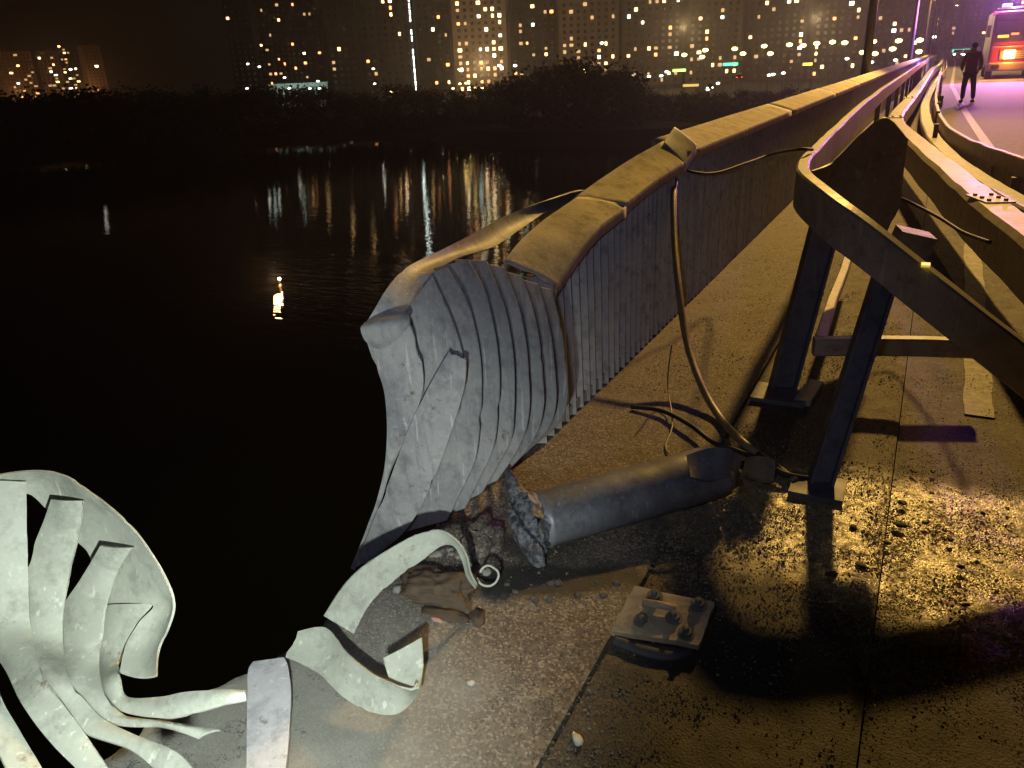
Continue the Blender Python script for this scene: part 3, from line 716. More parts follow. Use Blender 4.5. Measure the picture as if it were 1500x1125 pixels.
# ------------------------------------------------------------------ rubble
def blob(seed, sub=2, sq=.6, rough=.48):
    import bmesh
    bm = bmesh.new(); bmesh.ops.create_icosphere(bm, subdivisions=sub, radius=1)
    for v in bm.verts:
        k = 1+rough*mnoise.noise(v.co*1.6+Vector((seed*7.1, 0, 0)))+rough*.4*mnoise.noise(v.co*4+Vector((0, seed*3.3, 0))); k += rough*.22*mnoise.noise(v.co*9)+rough*.12*mnoise.noise(v.co*21); v.co *= k; v.co.z *= sq
    me = bpy.data.meshes.new('blob'); bm.to_mesh(me); bm.free(); return me
def thing_blob(name, p, r, m, label, cat, seed, sq=.5, group=None, rz=0, sub=3, ex=(1, 1)):
    me = blob(seed, sub, sq); me.name = name; me.materials.append(m); o = bpy.data.objects.new(name, me); COL.objects.link(o)
    me.transform(Matrix.Diagonal((r*ex[0], r*ex[1], r, 1))); me.polygons.foreach_set('use_smooth', [True]*len(me.polygons))
    o.location = p; o.rotation_euler = (0, 0, rz); return tag(o, label, cat, group)
thing_blob('concrete_lump', P(640, 862, .015), .12, M_BROWN, 'large brown concrete lump framed by the arching slat', 'rubble', 3, .42, rz=.25, ex=(1.0, .72), sub=5)
thing_blob('concrete_lump', P(705, 795, .0), .10, M_WALK, 'gritty broken concrete heap between the slats and the torn beam end', 'rubble', 5, .7, rz=.4, ex=(.8, 1.1), sub=4)
M_CHAR = mat_simple('charred_rubble', (.085, .08, .075), .9, nscale=60)
rr = random.Random(4)
for k in range(26):
    t_ = k/26; u = 560+150*t_+rr.uniform(-14, 14); v = 872-66*math.sin(t_*2.6)+rr.uniform(-9, 9)
    thing_blob('concrete_chunk', P(u, v, .0), rr.uniform(.010, .026), M_CONC, 'pale broken concrete chunk at the edge of the brown lump', 'rubble', 60+k, .7, 'broken concrete chunks beside the brown lump', rz=k*1.3, sub=2)
for k in range(24):
    u = rr.uniform(735, 905); v = 868-(u-735)*.05+rr.uniform(-18, 16)
    thing_blob('charred_chunk', P(u, v, .0), rr.uniform(.005, .015), M_CHAR, 'charred grey chunk in the burnt band below the fallen beam', 'rubble', 160+k, .6, 'charred chunks below the fallen beam', rz=k*1.3, sub=2)
thing_blob('soil_lump', P(700, 905, .002), .045, M_BROWN, 'dark flat soil lump on the deck below the small curl', 'rubble', 8, .3, ex=(.5, 1), rz=.6)
thing_blob('soil_lump', P(655, 902, .002), .07, M_BROWN, 'long thin smear of dark soil next to the pale slat hook', 'rubble', 9, .18, ex=(1.2, .35), rz=.1)
M_PALE = mat_simple('pale_chip', (.5, .48, .42), .7)
thing_blob('plaster_chip', P(846, 1083, .004), .022, M_PALE, 'small white chip lying near the bottom of the slab joint', 'chip', 12, .35, ex=(.6, 1.1), rz=.7, sub=2)
thing_blob('plaster_chip', P(690, 1000, .004), .012, M_PALE, 'tiny pinkish white chip on the deck right of the hooked slat', 'chip', 13, .4, sub=2)
thing_blob('plaster_chip', P(640, 908, .006), .014, mat_simple('pink_chip', (.5, .28, .22), .7), 'pink chip at the tip of the dark soil smear', 'chip', 14, .4, ex=(1.5, .6), sub=2)
cl = [(1322, 736), (1365, 722), (1250, 772), (1318, 768), (1355, 765), (1392, 790), (1432, 808), (1218, 840), (1408, 830), (1262, 828), (1440, 752), (1476, 745), (1395, 888), (1415, 886), (1300, 795), (1338, 690), (1366, 690), (1460, 850), (1228, 700), (1150, 700)]
for k, (u, v) in enumerate(cl):
    thing_blob('dirt_clod', P(u, v, .0), random.uniform(.007, .019), M_BROWN if k % 4 else M_BLACK, 'small dark clod on the yellow-lit gritty patch', 'clod', 20+k, .38, 'dark clods on the lit grit', rz=k, sub=3, ex=(1+.5*math.sin(k*3.), .8))
# loose grit: three beds of tiny stones
def grit(name, n, sampler, m, smin, smax):
    tv = np.array([(1, 0, 0), (-.5, .87, 0), (-.5, -.87, 0), (0, 0, 1.)]); tf = [(0, 1, 3), (1, 2, 3), (2, 0, 3)]
    vs = []; fs = []
    for k in range(n):
        x, y = sampler(); s = random.uniform(smin, smax)*(1 if random.random() < .9 else 1.8); a = random.uniform(0, 6.3); ca, sa = math.cos(a), math.sin(a)
        sk = random.uniform(-.5, .5)
        for v in tv: vs.append((x+s*(v[0]*ca-v[1]*sa+v[2]*sk), y+s*(v[0]*sa+v[1]*ca), -.006+s*v[2]*random.uniform(.8, 1.3)+s*.2))
        fs += [tuple(4*k+i for i in t) for t in tf]
    mb = MB(); mb.add(vs, fs); return tag(mb.build(name, m), {'loose_grit': 'loose grit scattered over the wet verge', 'beam_grit': 'coarse brown grit heaped round the fallen beam', 'chip_scatter': 'pale concrete crumbs at the broken deck edge', 'walkway_grit': 'fine dirt strewn along the walkway', 'road_grit': 'fine dry grit strewn over the road edge'}[name], 'grit', kind='stuff')
M_GRIT = mat_simple('wet_grit', (.50, .41, .22), .30, nscale=120, amt=.6, spec=.8)
M_GRITD = mat_simple('dry_grit', (.20, .155, .095), .6, nscale=120, amt=.6)
def s1():
    while True:
        x, y = random.gauss(.15, .38), random.gauss(2.55, .38)
        if x < -.64 or mnoise.noise(Vector((x*7, y*7, 0))) < -.15: continue
        return x, y
grit('loose_grit', 15000, s1, M_GRIT, .0012, .0038)
A0, A1 = Vector((Lp.x-.08, Lp.y+.02)), Vector((Rp.x+.1, Rp.y+.02))
def s2():
    t = random.random(); o_3 = random.gauss(0, .12); d = (A1-A0).normalized(); p = A0.lerp(A1, t); return p.x-d.y*o_3, p.y+d.x*o_3
grit('beam_grit', 12000, s2, M_GRITD, .002, .006)
def s3():
    y = random.uniform(.7, 2.3); return -1.44+abs(random.gauss(0, .30)), y
grit('chip_scatter', 7000, s3, M_CONC, .0010, .0040)
def s5():
    while True:
        x, y = random.uniform(-.6, 1.3), random.uniform(1.0, 5.5)
        if mnoise.noise(Vector((x*5, y*4, 9))) > -.1: return x, y
grit('road_grit', 14000, s5, M_GRITD, .0012, .0034)
def s4():
    while True:
        x, y = random.uniform(-1.38, .0), abs(random.gauss(0, 3.0))+1.0
        if mnoise.noise(Vector((x*4, y*3, 4))) > -.05: return x, y
grit('walkway_grit', 26000, s4, M_GRITD, .0014, .0040)

# ------------------------------------------------------------------ lamp posts along the bridge
M_LAMPG = mat_emit('sodium_glass', (1., .72, .22), 30)
def lamp_post(x, y, arm, h=12.6, label=None, head=True, hx=None):
    r_ = empty('street_lamp', (x, y, 0), 0, label, 'street lamp', 'lamp posts along the bridge railing')
    mb = MB(); mb.tube([(0, 0, -.3), (0, 0, 3), (0, 0, h)], [.12, .10, .065], 12); mb.build('pole', M_STEEL, r_, True)
    mb = MB(); mb.tube([(0, 0, h-.1), (arm*.4, 0, h+.25), (arm, 0, h+.3)], .04, 8); mb.build('arm', M_STEEL, r_, True)
    mb = MB(); mb.box((arm+(.3 if arm > 0 else -.3), 0, h+.28), (.75, .28, .14)); hd = mb.build('lamp_head', M_STEEL, r_)
    mb = MB(); mb.box((arm+(.3 if arm > 0 else -.3), 0, h+.195), (.6, .22, .03)); mb.build('lamp_glass', M_LAMPG, hd); return r_
wl = ['nearest dark lamp post rising beside the railing', 'second lamp post along the railing, tinted purple', 'third lamp post along the railing', 'fourth lamp post along the railing, far off', 'fifth lamp post along the railing, farthest seen clearly', 'sixth lamp post along the railing in the distance', 'seventh lamp post along the railing in the distance', 'eighth lamp post along the railing near the vanishing point']
for k in range(8):
    lamp_post(-1.72, 22.9+30*k if k else 22.9, .45 if k == 0 else 2.4, 12.4 if k == 0 else 11, wl[k])

# ------------------------------------------------------------------ city: towers across the river
M_FAC = mat_simple('tower_facade', (.30, .24, .18), .85, nscale=.4)
M_FACD = mat_simple('dark_tower_facade', (.06, .05, .045), .85, nscale=.4)
M_FACL = mat_simple('pale_lit_facade', (.30, .22, .15), .85, nscale=.4)
M_WIN = mat_simple('dark_window_glass', (.012, .012, .014), .25, nscale=.5)
LIT = [mat_emit('lit_window_warm', (1., .55, .20), 7), mat_emit('lit_window_orange', (1., .36, .12), 4.5), mat_emit('lit_window_cool', (.75, 1., .85), 6), mat_emit('lit_window_white', (1., .82, .5), 11), mat_emit('lit_window_dim', (.9, .55, .25), 1.2), mat_emit('lit_window_yellow', (1., .80, .25), 8)]
M_LED = mat_emit('led_strip', (.85, 1., .9), 12)
lit_me = {}
def lit_window(m, sx=1.5, sz=1.5):
    key = (m.name, sx, sz)
    if key not in lit_me:
        mb = MB(); mb.box((0, 0, 0), (sx, .12, sz)); me = bpy.data.meshes.new('window'); me.from_pydata(mb.v, [], mb.f); me.materials.append(m); lit_me[key] = me
    return lit_me[key]
def azim(u, v=70):
    w = ray(u, v); return math.atan2(w[0], w[1])
def tower(u0, u1, D, floors, m, frac, label, weights=(4, 2, 1, 1, 8, 1), turn=0., led=None, fl=3.0, bay=3.4, bands=True, balc=False, z0=-9., cat='tower', wsize=1.45, seed=0):
    rr = random.Random(seed*31+5)
    a0, a1 = azim(u0), azim(u1); am = (a0+a1)/2; Wd = D*abs(a1-a0)/max(.6, math.cos(turn)); dep = min(24, Wd*.7)
    root = empty('apartment_tower', (D*math.sin(am), D*math.cos(am), z0), -am+turn, label, cat, 'apartment towers across the river')
    H_ = floors*fl+1.5; front = -dep/2
    mb = MB(); mb.box((0, 0, H_/2), (Wd, dep, H_)); mb.build('wall', m, root)
    mb = MB(); mb.box((0, 0, H_+.5), (Wd*.96, dep*.96, 1.0)); mb.box((Wd*.15, 0, H_+2), (5, 5, 3)); mb.build('roof', m, root)
    nb = max(2, int(Wd/bay)); dk = MB(); bd = MB(); bx0 = -Wd/2+(Wd-(nb-1)*bay)/2
    nl = 0
    for f in range(floors):
        z = 1.6+f*fl+.6
        for c in range(nb):
            x = bx0+c*bay
            if rr.random() < frac*(3.2 if f < 8 else 2.2) and nl < 220:
                mm = rr.choices(LIT, weights)[0]; me = lit_window(mm, round(wsize*rr.choice((.8, 1, 1, 1.3)), 2), rr.choice((1.3, 1.6, 1.6)))
                o = bpy.data.objects.new('window', me); COL.objects.link(o); o.parent = root; o.location = (x, front-.02, z); nl += 1
            else: dk.box((x, front-.0, z), (1.5, .10, 1.5))
        if bands: bd.box((0, front-.18, 1.6+f*fl-.75), (Wd+.1, .3, .22))
    tag(dk.build('dark_windows', M_WIN, root), kind='stuff')
    for c in range(nb+1):
        if c % 3 == 0: bd.box((bx0+(c-.5)*bay, front-.2, H_/2), (.35, .36, H_-.5))
    tag(bd.build('facade_ribs', M_FACL if balc else m, root), kind='stuff')
    if led:
        for xf in led:
            mb = MB(); x = -Wd/2+Wd*xf
            for s0 in range(int(H_/3)):
                if rr.random() < .85: mb.box((x, front-.45, 1.5+s0*3+1.3), (.45, .1, 2.3))
            mb.build('light_strip', M_LED, root)
    return root
T = [
 (-70, 42, 900, 14, M_FACL, .06, 'orange-lit apartment block at the far left edge', dict(fl=3, wsize=2.2)),
 (50, 82, 900, 14, M_FAC, .10, 'narrow orange-windowed block second from the left edge', dict(wsize=2.2)),
 (84, 112, 960, 17, M_FACD, .12, 'dark slim block with scattered windows left of the pale slab', dict(wsize=2.2)),
 (116, 143, 880, 15, M_FACL, .04, 'tall thin pale slab block at left', dict(wsize=2.2, turn=.3)),
 (336, 372, 520, 27, M_FACD, .012, 'very dark tower at the left end of the dense towers', dict()),
 (380, 470, 600, 24, M_FACD, .055, 'dark block with clustered orange windows above the low white hall', dict(weights=(4, 5, 1, 1, 4, 0))),
 (478, 525, 430, 34, M_FACD, .04, 'dark tower with a dotted vertical line of white light', dict(led=None)),
 (528, 606, 440, 34, M_FACD, .04, 'dark tower edged by a bright continuous white light strip', dict(led=(.97,))),
 (612, 660, 470, 32, M_FACD, .02, 'unlit tower between the light strip and the latticed tower', dict()),
 (665, 742, 430, 33, M_FAC, .13, 'latticed tower with glowing orange floor bands', dict(balc=True, weights=(5, 2, 1, 3, 4, 2))),
 (748, 815, 470, 33, M_FACD, .05, 'dark tower right of the latticed tower, behind the tree hump', dict()),
 (820, 905, 430, 33, M_FAC, .07, 'brown tower above the tree hump with paired orange windows', dict()),
 (912, 1000, 440, 33, M_FAC, .07, 'brown tower above the green shop signs', dict()),
 (1006, 1085, 430, 33, M_FAC, .05, 'brown tower over the yellow street lamps, left one', dict()),
 (1090, 1180, 450, 33, M_FAC, .05, 'brown tower over the yellow street lamps, middle one', dict()),
 (1186, 1262, 440, 33, M_FAC, .04, 'brown tower over the yellow street lamps, right one', dict()),
 (1268, 1345, 470, 33, M_FAC, .03, 'hazy tower behind the nearest lamp post', dict()),
 (1352, 1400, 640, 40, M_FAC, .02, 'farthest hazy tower standing over the vanishing point', dict()),
 (1408, 1500, 700, 36, M_FACD, .015, 'dark purple tower behind the rescue truck', dict()),
]
for k, (u0, u1, D, fl_, m, fr, lab, kw) in enumerate(T): tower(u0, u1, D, fl_, m, fr, lab, seed=k, **kw)
# dotted light columns on the dark tower
# low white hall
hl = empty('low_hall', (340*math.sin(azim(430)), 340*math.cos(azim(430)), -9), -azim(430), 'low pale greenish hall lit at the water edge below the dark towers', 'building')
M_HALL = mat_simple('pale_hall_cladding', (.55, .62, .55), .7, nscale=.5)
mb = MB(); mb.box((0, 0, 4.2), (22, 8, 8.4)); mb.build('wall', M_HALL, hl); mb = MB(); mb.box((0, 0, 8.7), (22.6, 8.6, .5)); mb.build('roof', M_HALL, hl)
for k in range(9):
    mb = MB(); mb.box((-9.6+k*2.4, -4.03, 4.6), (1.8, .1, 5.0)); mb.build('window', M_WIN, hl)
ph = Vector((318*math.sin(azim(432)), 318*math.cos(azim(432)), 2)); light('SPOT', 'hall_flood_light', ph, 9000, (.75, 1., .9), .3, aim=hl.location+Vector((0, 0, 4)), spot_size=1.3)

# ------------------------------------------------------------------ embankment lamps, signs, cars
M_YG = mat_emit('far_sodium_glow', (1., .80, .20), 14)
M_WH = mat_emit('far_white_glow', (1., .95, .8), 8)
def far_lamp(u, v, D, mat, lab, grp, s=.55):
    a = azim(u, v); w = ray(u, v); w = w/math.hypot(w[0], w[1])*D; top = Vector((w[0], w[1], HC+w[2])); gz = -9.0
    r_ = empty('embankment_lamp', (top.x, top.y, gz), -a, lab, 'street lamp', grp)
    h = top.z-gz
    mb = MB(); mb.tube([(0, 0, 0), (0, 0, h)], [.12, .07], 6); mb.build('pole', M_STEEL, r_)
    mb = MB(); mb.box((.3, 0, h+.12), (1.3*s/.55*.7, .5, .14)); hd = mb.build('lamp_head', M_STEEL, r_)
    me = blob(1, 2, .6, .05); me.name = 'lamp_glass'; me.transform(Matrix.Diagonal((s, s, s, 1))); me.materials.append(mat)
    o = bpy.data.objects.new('lamp_glass', me); COL.objects.link(o); o.parent = hd; o.location = (.3, -.1, h-s*.35)
ORD = ['first', 'second', 'third', 'fourth', 'fifth', 'sixth', 'seventh', 'eighth', 'ninth', 'tenth', 'eleventh', 'twelfth', 'thirteenth', 'fourteenth', 'fifteenth', 'sixteenth', 'seventeenth', 'eighteenth', 'nineteenth', 'twentieth']
YL = sorted([(1001, 79), (1032, 72), (1027, 82), (1075, 70), (1087, 77), (1118, 66), (1127, 77), (1155, 64), (1175, 65), (1195, 62), (1218, 60), (1236, 61), (1278, 59), (1262, 75), (1280, 77), (1315, 58), (1306, 70), (1346, 57), (1345, 74)])
for (u, v) in YL:
    far_lamp(u, v, 250+(1350-u)*.05, M_YG, f'yellow sodium street lamp of the far embankment road, {ORD[YL.index((u, v))]} from the left', 'yellow sodium lamps of the far embankment', .85)
for (u, v, d, s) in [(730, 95, 235, .55), (753, 95, 240, .55)]:
    far_lamp(u, v, d, M_WH, f'bright white floodlight above the trees below the latticed tower, {"left" if u < 740 else "right"} of the pair', 'white floodlights on the bank', s)
SL = sorted([(361, 93), (378, 97), (360, 129), (422, 129), (466, 129), (452, 129), (101, 101), (102, 129), (415, 113), (545, 100), (547, 122), (672, 122), (662, 129), (671, 101), (681, 121)])
for (u, v) in SL:
    far_lamp(u, v, 225, M_WH if u < 600 else M_YG, f'small lamp among the trees of the far bank, {ORD[SL.index((u, v))]} from the left', 'small lamps among the bank trees', .36)
WL = sorted([(923, 110), (949, 111), (967, 110), (930, 130), (975, 104), (1035, 130), (1050, 121), (1125, 109), (1131, 108), (1146, 106), (1239, 85), (1275, 90), (1310, 87), (1367, 53), (880, 62)])
for (u, v) in WL:
    far_lamp(u, v, 228, M_WH, f'small white lamp beside the embankment road, {ORD[WL.index((u, v))]} from the left', 'small white lamps of the embankment', .5)
def sign(u, v, wpx, mat, lab):
    D = 250; a = azim(u, v); w = ray(u, v); w = w/math.hypot(w[0], w[1])*D
    r_ = empty('shop_sign', (w[0], w[1], -9), -a, lab, 'sign'); h = HC+w[2]+9; W_ = wpx/F*D
    mb = MB(); mb.box((0, 0, h), (W_, .3, .9)); bx = mb.build('sign_box', M_STEEL, r_)
    mb = MB(); mb.box((0, -.18, h), (W_*.94, .06, .7)); mb.build('sign_face', mat, bx)
    for s_ in (-1, 1): mb = MB(); mb.box((s_*W_*.4, 0, (h-.45)/2), (.2, .2, h-.45)); mb.build('post', M_STEEL, r_)
sign(995, 103, 18, mat_emit('lime_sign', (.5, 1., .15), 4), 'short lime green glowing shop sign')
sign(1070, 94, 20, mat_emit('green_sign', (.08, .9, .35), 4), 'teal green glowing shop sign right of the lime one')
sign(1012, 125, 22, mat_emit('amber_sign', (.9, .6, .15), 1.2), 'long dim amber canopy light below the green signs')
sign(1183, 94, 12, mat_emit('yellow_sign', (1, .85, .1), 3), 'short yellow glowing sign on the embankment')
sign(1408, 74, 20, mat_emit('road_green', (.1, .8, .5), 1.8), 'green glowing sign at the end of the road left of the person')
M_CARP = mat_simple('dark_car_paint', (.05, .05, .06), .3, nscale=3)
M_TYRE = mat_simple('tyre', (.015, .015, .015), .8)
M_HEAD = mat_emit('headlight', (1., .95, .85), 14)
M_TAIL = mat_emit('tail_light', (1., .08, .03), 4)
def car(x, y, z, rz, lab, lm, grp='cars on the far road'):
    r_ = empty('parked_car', (x, y, z), rz, lab, 'car', grp)
    prof = [(-2.1, .35), (-2.15, .7), (-1.9, .95), (-1.1, 1.0), (-.6, 1.42), (.9, 1.45), (1.5, 1.02), (2.1, .9), (2.15, .35)]
    mb = MB(); n = len(prof)
    for s_ in (-.85, .85):
        for (yy_, zz) in prof: mb.v.append((s_*(1 if zz < 1.1 else .82), yy_, zz))
    for k in range(n): mb.f.append((k, (k+1) % n, n+(k+1) % n, n+k))
    mb.f += [tuple(range(n))[::-1], tuple(range(n, 2*n))]
    mb.build('body', M_CARP, r_)
    mb = MB(); mb.box((0, -.86, 1.21), (1.25, .02, .34), Matrix.Rotation(-.85, 3, 'X')); mb.build('windscreen', M_WIN, r_)
    for sx in (-1, 1):
        mb = MB(); mb.box((sx*.62, -2.15, .7), (.34, .08, .2)); mb.build('headlight', lm, r_)
        for sy in (-1.35, 1.35):
            mb = MB(); mb.tube([(sx*.74, sy, .33), (sx*.90, sy, .33)], .33, 14); mb.build('wheel', M_TYRE, r_)
for (u, v, D, lm, lab) in [(1405, 61, 170, M_HEAD, 'car with white headlights far along the road, left of the person'), (1420, 60, 150, M_HEAD, 'car with white headlights just behind the person')]:
    p = P(u, v+14); a = azim(u); car(D*math.sin(a), D*math.cos(a), -.01, 0, lab, lm, 'oncoming cars on the bridge')
for (u, v, lm, lab) in [(1040, 128, M_HEAD, 'car with lit headlights on the embankment below the street lamps'), (731, 136, M_HEAD, 'car with white headlights low on the bank under the floodlights'), (940, 134, M_HEAD, 'car with headlights at the left end of the embankment road'), (1083, 113, M_TAIL, 'car showing red tail lights on the embankment')]:
    a = azim(u); D = 215 if v > 120 else 235; w = ray(u, v); w = w/math.hypot(w[0], w[1])*D; car(w[0], w[1], max(-9.3, HC+w[2]-.7), -a, lab, lm)
light('POINT', 'tower_fill_light', (340*math.sin(azim(1000)), 340*math.cos(azim(1000)), 14), 18000, (1., .68, .3), .5)  # unseen light added to brighten the brown tower fronts
light('POINT', 'tower_fill_light', (340*math.sin(azim(1190)), 340*math.cos(azim(1190)), 14), 18000, (1., .68, .3), .5)  # second unseen light added for the towers further right
light('POINT', 'facade_fill_light', (385*math.sin(azim(705)), 385*math.cos(azim(705)), 4), 26000, (1., .62, .28), .5)  # added fill on the latticed tower; no lamp stands here
light('POINT', 'facade_fill_light', (845*math.sin(azim(10)), 845*math.cos(azim(10)), 0), 13000, (1., .42, .14), .5)  # unseen orange fill added for the far left blocks
light('POINT', 'facade_fill_light', (845*math.sin(azim(120)), 845*math.cos(azim(120)), 0), 14000, (1., .42, .14), .5)  # likewise an added fill, beside the thin pale slab

# ------------------------------------------------------------------ trees on the bank
def mat_leaf():
    t = NT('dark_foliage'); n_ = t.noise(.8, 3); c = t.mix(t.ramp(n_, [(.35, 0.), (.65, 1.)]), (.022, .030, .012), (.060, .068, .026)); return t.set(c, .7)
M_LEAF = mat_leaf(); M_BARK = mat_simple('bark', (.06, .045, .03), .9)
def crown_mesh(seed, n=1500):
    rr = np.random.default_rng(seed); cl_ = rr.normal(0, 1, (16, 3)); cl_ /= np.linalg.norm(cl_, axis=1, keepdims=True)
    cl_ *= rr.uniform(.35, .85, (16, 1)); cl_[:, 2] = cl_[:, 2]*.8+.1
    c = cl_[rr.integers(0, 16, n)]+rr.normal(0, .17, (n, 3)); vs = []; fs = []
    for k in range(n):
        a, b2 = rr.normal(0, 1, 3), rr.normal(0, 1, 3); a /= np.linalg.norm(a); b2 -= a*b2.dot(a); b2 /= np.linalg.norm(b2); s = rr.uniform(.035, .08)
        vs += [tuple(c[k]+a*s), tuple(c[k]+b2*s*.7), tuple(c[k]-a*s), tuple(c[k]-b2*s*.7)]; fs.append((4*k, 4*k+1, 4*k+2, 4*k+3))
    me = bpy.data.meshes.new('crown'); me.from_pydata(vs, [], fs); me.materials.append(M_LEAF); return me
CR = [crown_mesh(s) for s in (1, 2, 3, 4)]
mb = MB(); mb.tube([(0, 0, 0), (.03, .02, .3), (0, 0, .62)], [.035, .026, .012], 8)
for a in range(5): mb.tube([(0, 0, .3+.05*a), (.22*math.cos(a*1.9), .22*math.sin(a*1.9), .52+.06*a)], [.014, .005], 5)
me = bpy.data.meshes.new('trunk'); me.from_pydata(mb.v, [], mb.f); me.materials.append(M_BARK); TR = me
def tree(u, vtop, D, lab, wide=1., k=0):
    a = azim(u, 100); w = ray(u, vtop); w = w/math.hypot(w[0], w[1])*D; x, y = w[0], w[1]; gz = -9.7; h = HC+w[2]-gz
    r_ = empty('bank_tree', (x, y, gz), random.uniform(0, 6), lab, 'tree', 'trees along the far bank')
    t_ = bpy.data.objects.new('trunk', TR); COL.objects.link(t_); t_.parent = r_; t_.scale = (h, h, h)
    c = bpy.data.objects.new('crown', CR[k % 4]); COL.objects.link(c); c.parent = r_; c.location = (0, 0, h*.50); s = h*.53; c.scale = (s*wide, s*wide, s)
k = 0
for u in range(-60, 1290, 33):
    vt = 128+5*math.sin(u*.05)+random.uniform(-6, 6)-(.0 if u > 300 else -2)
    if u > 900: vt = 138-(u-900)*.045+random.uniform(-3, 3)
    if 745 < u < 935: continue
    tree(u+random.uniform(-8, 8), vt, 200+random.uniform(-4, 12), 'dark leafy tree in the low row along the far bank', 1.25, k); k += 1
for (u, vt) in [(735, 118), (765, 104), (795, 92), (825, 84), (855, 82), (885, 88), (912, 100), (935, 122)]:
    tree(u, vt, 168 if 760 < u < 920 else 178, 'tall dark tree in the hump of trees below the brown tower', 1.15, k); k += 1
rr = np.random.default_rng(5); vs = []; fs = []; kk = 0
for uu in np.arange(-90, 1320, .22):
    D = (164 if 742 < uu < 940 else 192)+rr.uniform(-3, 6); a = azim(float(uu), 100); hh = abs(rr.normal(0, 1.5))+.1
    c = np.array([D*math.sin(a), D*math.cos(a), (-10.0 if D > 180 else -9.9)+hh])
    a1, a2 = rr.normal(0, 1, 3), rr.normal(0, 1, 3); a1 /= np.linalg.norm(a1); a2 -= a1*a2.dot(a1); a2 /= np.linalg.norm(a2); sz = rr.uniform(.5, 1.1)
    vs += [tuple(c+a1*sz), tuple(c+a2*sz*.7), tuple(c-a1*sz), tuple(c-a2*sz*.7)]; fs.append((4*kk, 4*kk+1, 4*kk+2, 4*kk+3)); kk += 1
mb = MB(); mb.add(vs, fs); tag(mb.build('bank_undergrowth', M_LEAF), 'dark undergrowth along the shore of the far bank', 'bushes', kind='stuff')
# a spit of land under the tree hump
mb = MB(); vs = []; a = azim(838); c = Vector((168*math.sin(a), 168*math.cos(a), 0))
for j in range(24):
    th = 2*math.pi*j/24; vs.append((c.x+34*math.cos(th), c.y+20*math.sin(th), ZW-.2))
for j in range(24):
    th = 2*math.pi*j/24; vs.append((c.x+26*math.cos(th), c.y+14*math.sin(th), -9.8))
mb.add(vs, [(j, (j+1) % 24, 24+(j+1) % 24, 24+j) for j in range(24)]+[tuple(range(24, 48))]); tag(mb.build('river_spit', M_BANK), kind='structure')

# ------------------------------------------------------------------ made-up buoy, source for the glow on the water
bpos = P(411, 420, ZW)
by = empty('glow_buoy', bpos, 0, 'small made-up buoy, added as source of the warm glow on the dark river', 'buoy')
mb = MB(); mb.tube([(0, 0, -.2), (0, 0, .06), (0, 0, .15), (0, 0, .2)], [.10, .12, .09, .04], 12); mb.build('added_buoy_float', M_GUARD, by, True)
mb = MB(); mb.tube([(0, 0, .2), (0, 0, .5)], .015, 8); mb.build('added_buoy_mast', M_STEEL, by)
mb = MB(); mb.tube([(0, 0, .5), (0, 0, .53), (0, 0, .62), (0, 0, .65)], [.07, .09, .09, .05], 12); mb.build('lamp', mat_emit('added_buoy_lamp', (1., .80, .55), 60), by, True)  # lamp of the made-up buoy, added for the glow on the water
light('POINT', 'water_glow_light', bpos+Vector((.0, -.5, .85)), 300, (1., .46, .14), .26)  # unseen warm light added so the water carries an orange glow

# ------------------------------------------------------------------ rescue truck
tk = empty('rescue_truck', (3.35, 52, -.018), 0, 'large dark fire and rescue truck at the right edge with orange lamp and blue beacons', 'truck')
M_TRED = mat_simple('truck_red_paint', (.11, .010, .012), .3, nscale=2); M_TW = mat_simple('truck_white_paint', (.12, .10, .11), .35, nscale=2); M_GLS = mat_simple('windscreen_glass', (.02, .02, .03), .08, nscale=1, spec=.9)
def rbox(c, d, bev, name, m, par):
    mb = MB(); mb.box(c, d); o = mb.build(name, m, par); md = o.modifiers.new('b', 'BEVEL'); md.width = bev; md.segments = 3; return o
rbox((0, 1.2, 1.95), (2.5, 2.4, 2.7), .14, 'cab', M_TRED, tk)
rbox((0, 5.4, 2.0), (2.5, 5.8, 2.9), .06, 'body', M_TRED, tk)
rbox((0, 0.0, .62), (2.48, .35, .42), .06, 'bumper', M_TW, tk)
rbox((0, -.03, 2.35), (2.2, .06, 1.05), .03, 'windscreen', M_GLS, tk)
rbox((0, -.02, 1.62), (2.3, .06, .06), .02, 'white_stripe', M_TW, tk); rbox((0, .3, 3.42), (2.4, .5, .12), .04, 'visor', M_TW, tk)
rbox((0, -.03, 1.2), (1.5, .08, .5), .02, 'grille', M_BLACK, tk)
for k in range(4): rbox((0, -.08, 1.04+.1*k), (1.4, .03, .03), .005, 'grille_bar', M_TW, tk)
for s_ in (-1, 1):
    rbox((s_*.85, -.19, .64), (.34, .06, .2), .02, 'headlight', M_WIN if s_ < 0 else mat_emit('truck_head', (1, .7, .6), 3), tk)
    rbox((s_*1.42, .05, 2.4), (.18, .12, .6), .03, 'mirror', M_BLACK, tk)
    for yy_ in (1.1, 6.3):
        mb = MB(); mb.tube([(s_*.92, yy_, .5), (s_*1.22, yy_, .5)], .5, 24); w_ = mb.build('wheel', M_TYRE, tk); mb = MB(); mb.tube([(s_*1.18, yy_, .5), (s_*1.24, yy_, .5)], .26, 16); mb.build('rim', M_TW, w_)
rbox((-.30, -.12, 1.22), (.50, .10, .40), .03, 'orange_lamp', mat_emit('orange_lamp', (1., .36, .04), 90), tk)
rbox((-.72, -.10, 2.12), (.5, .05, .12), .02, 'amber_reflection', mat_emit('amber_gleam', (1., .35, .03), 3), tk)  # orange reflection in the windscreen, made as a glowing box
rbox((-.2, -.10, 2.22), (.35, .05, .09), .02, 'amber_reflection', mat_emit('amber_gleam2', (1., .25, .02), 2.2), tk)  # second windscreen reflection, also a glowing box
lb = rbox((0, .9, 3.50), (2.1, .4, .10), .03, 'beacon_base', M_BLACK, tk)
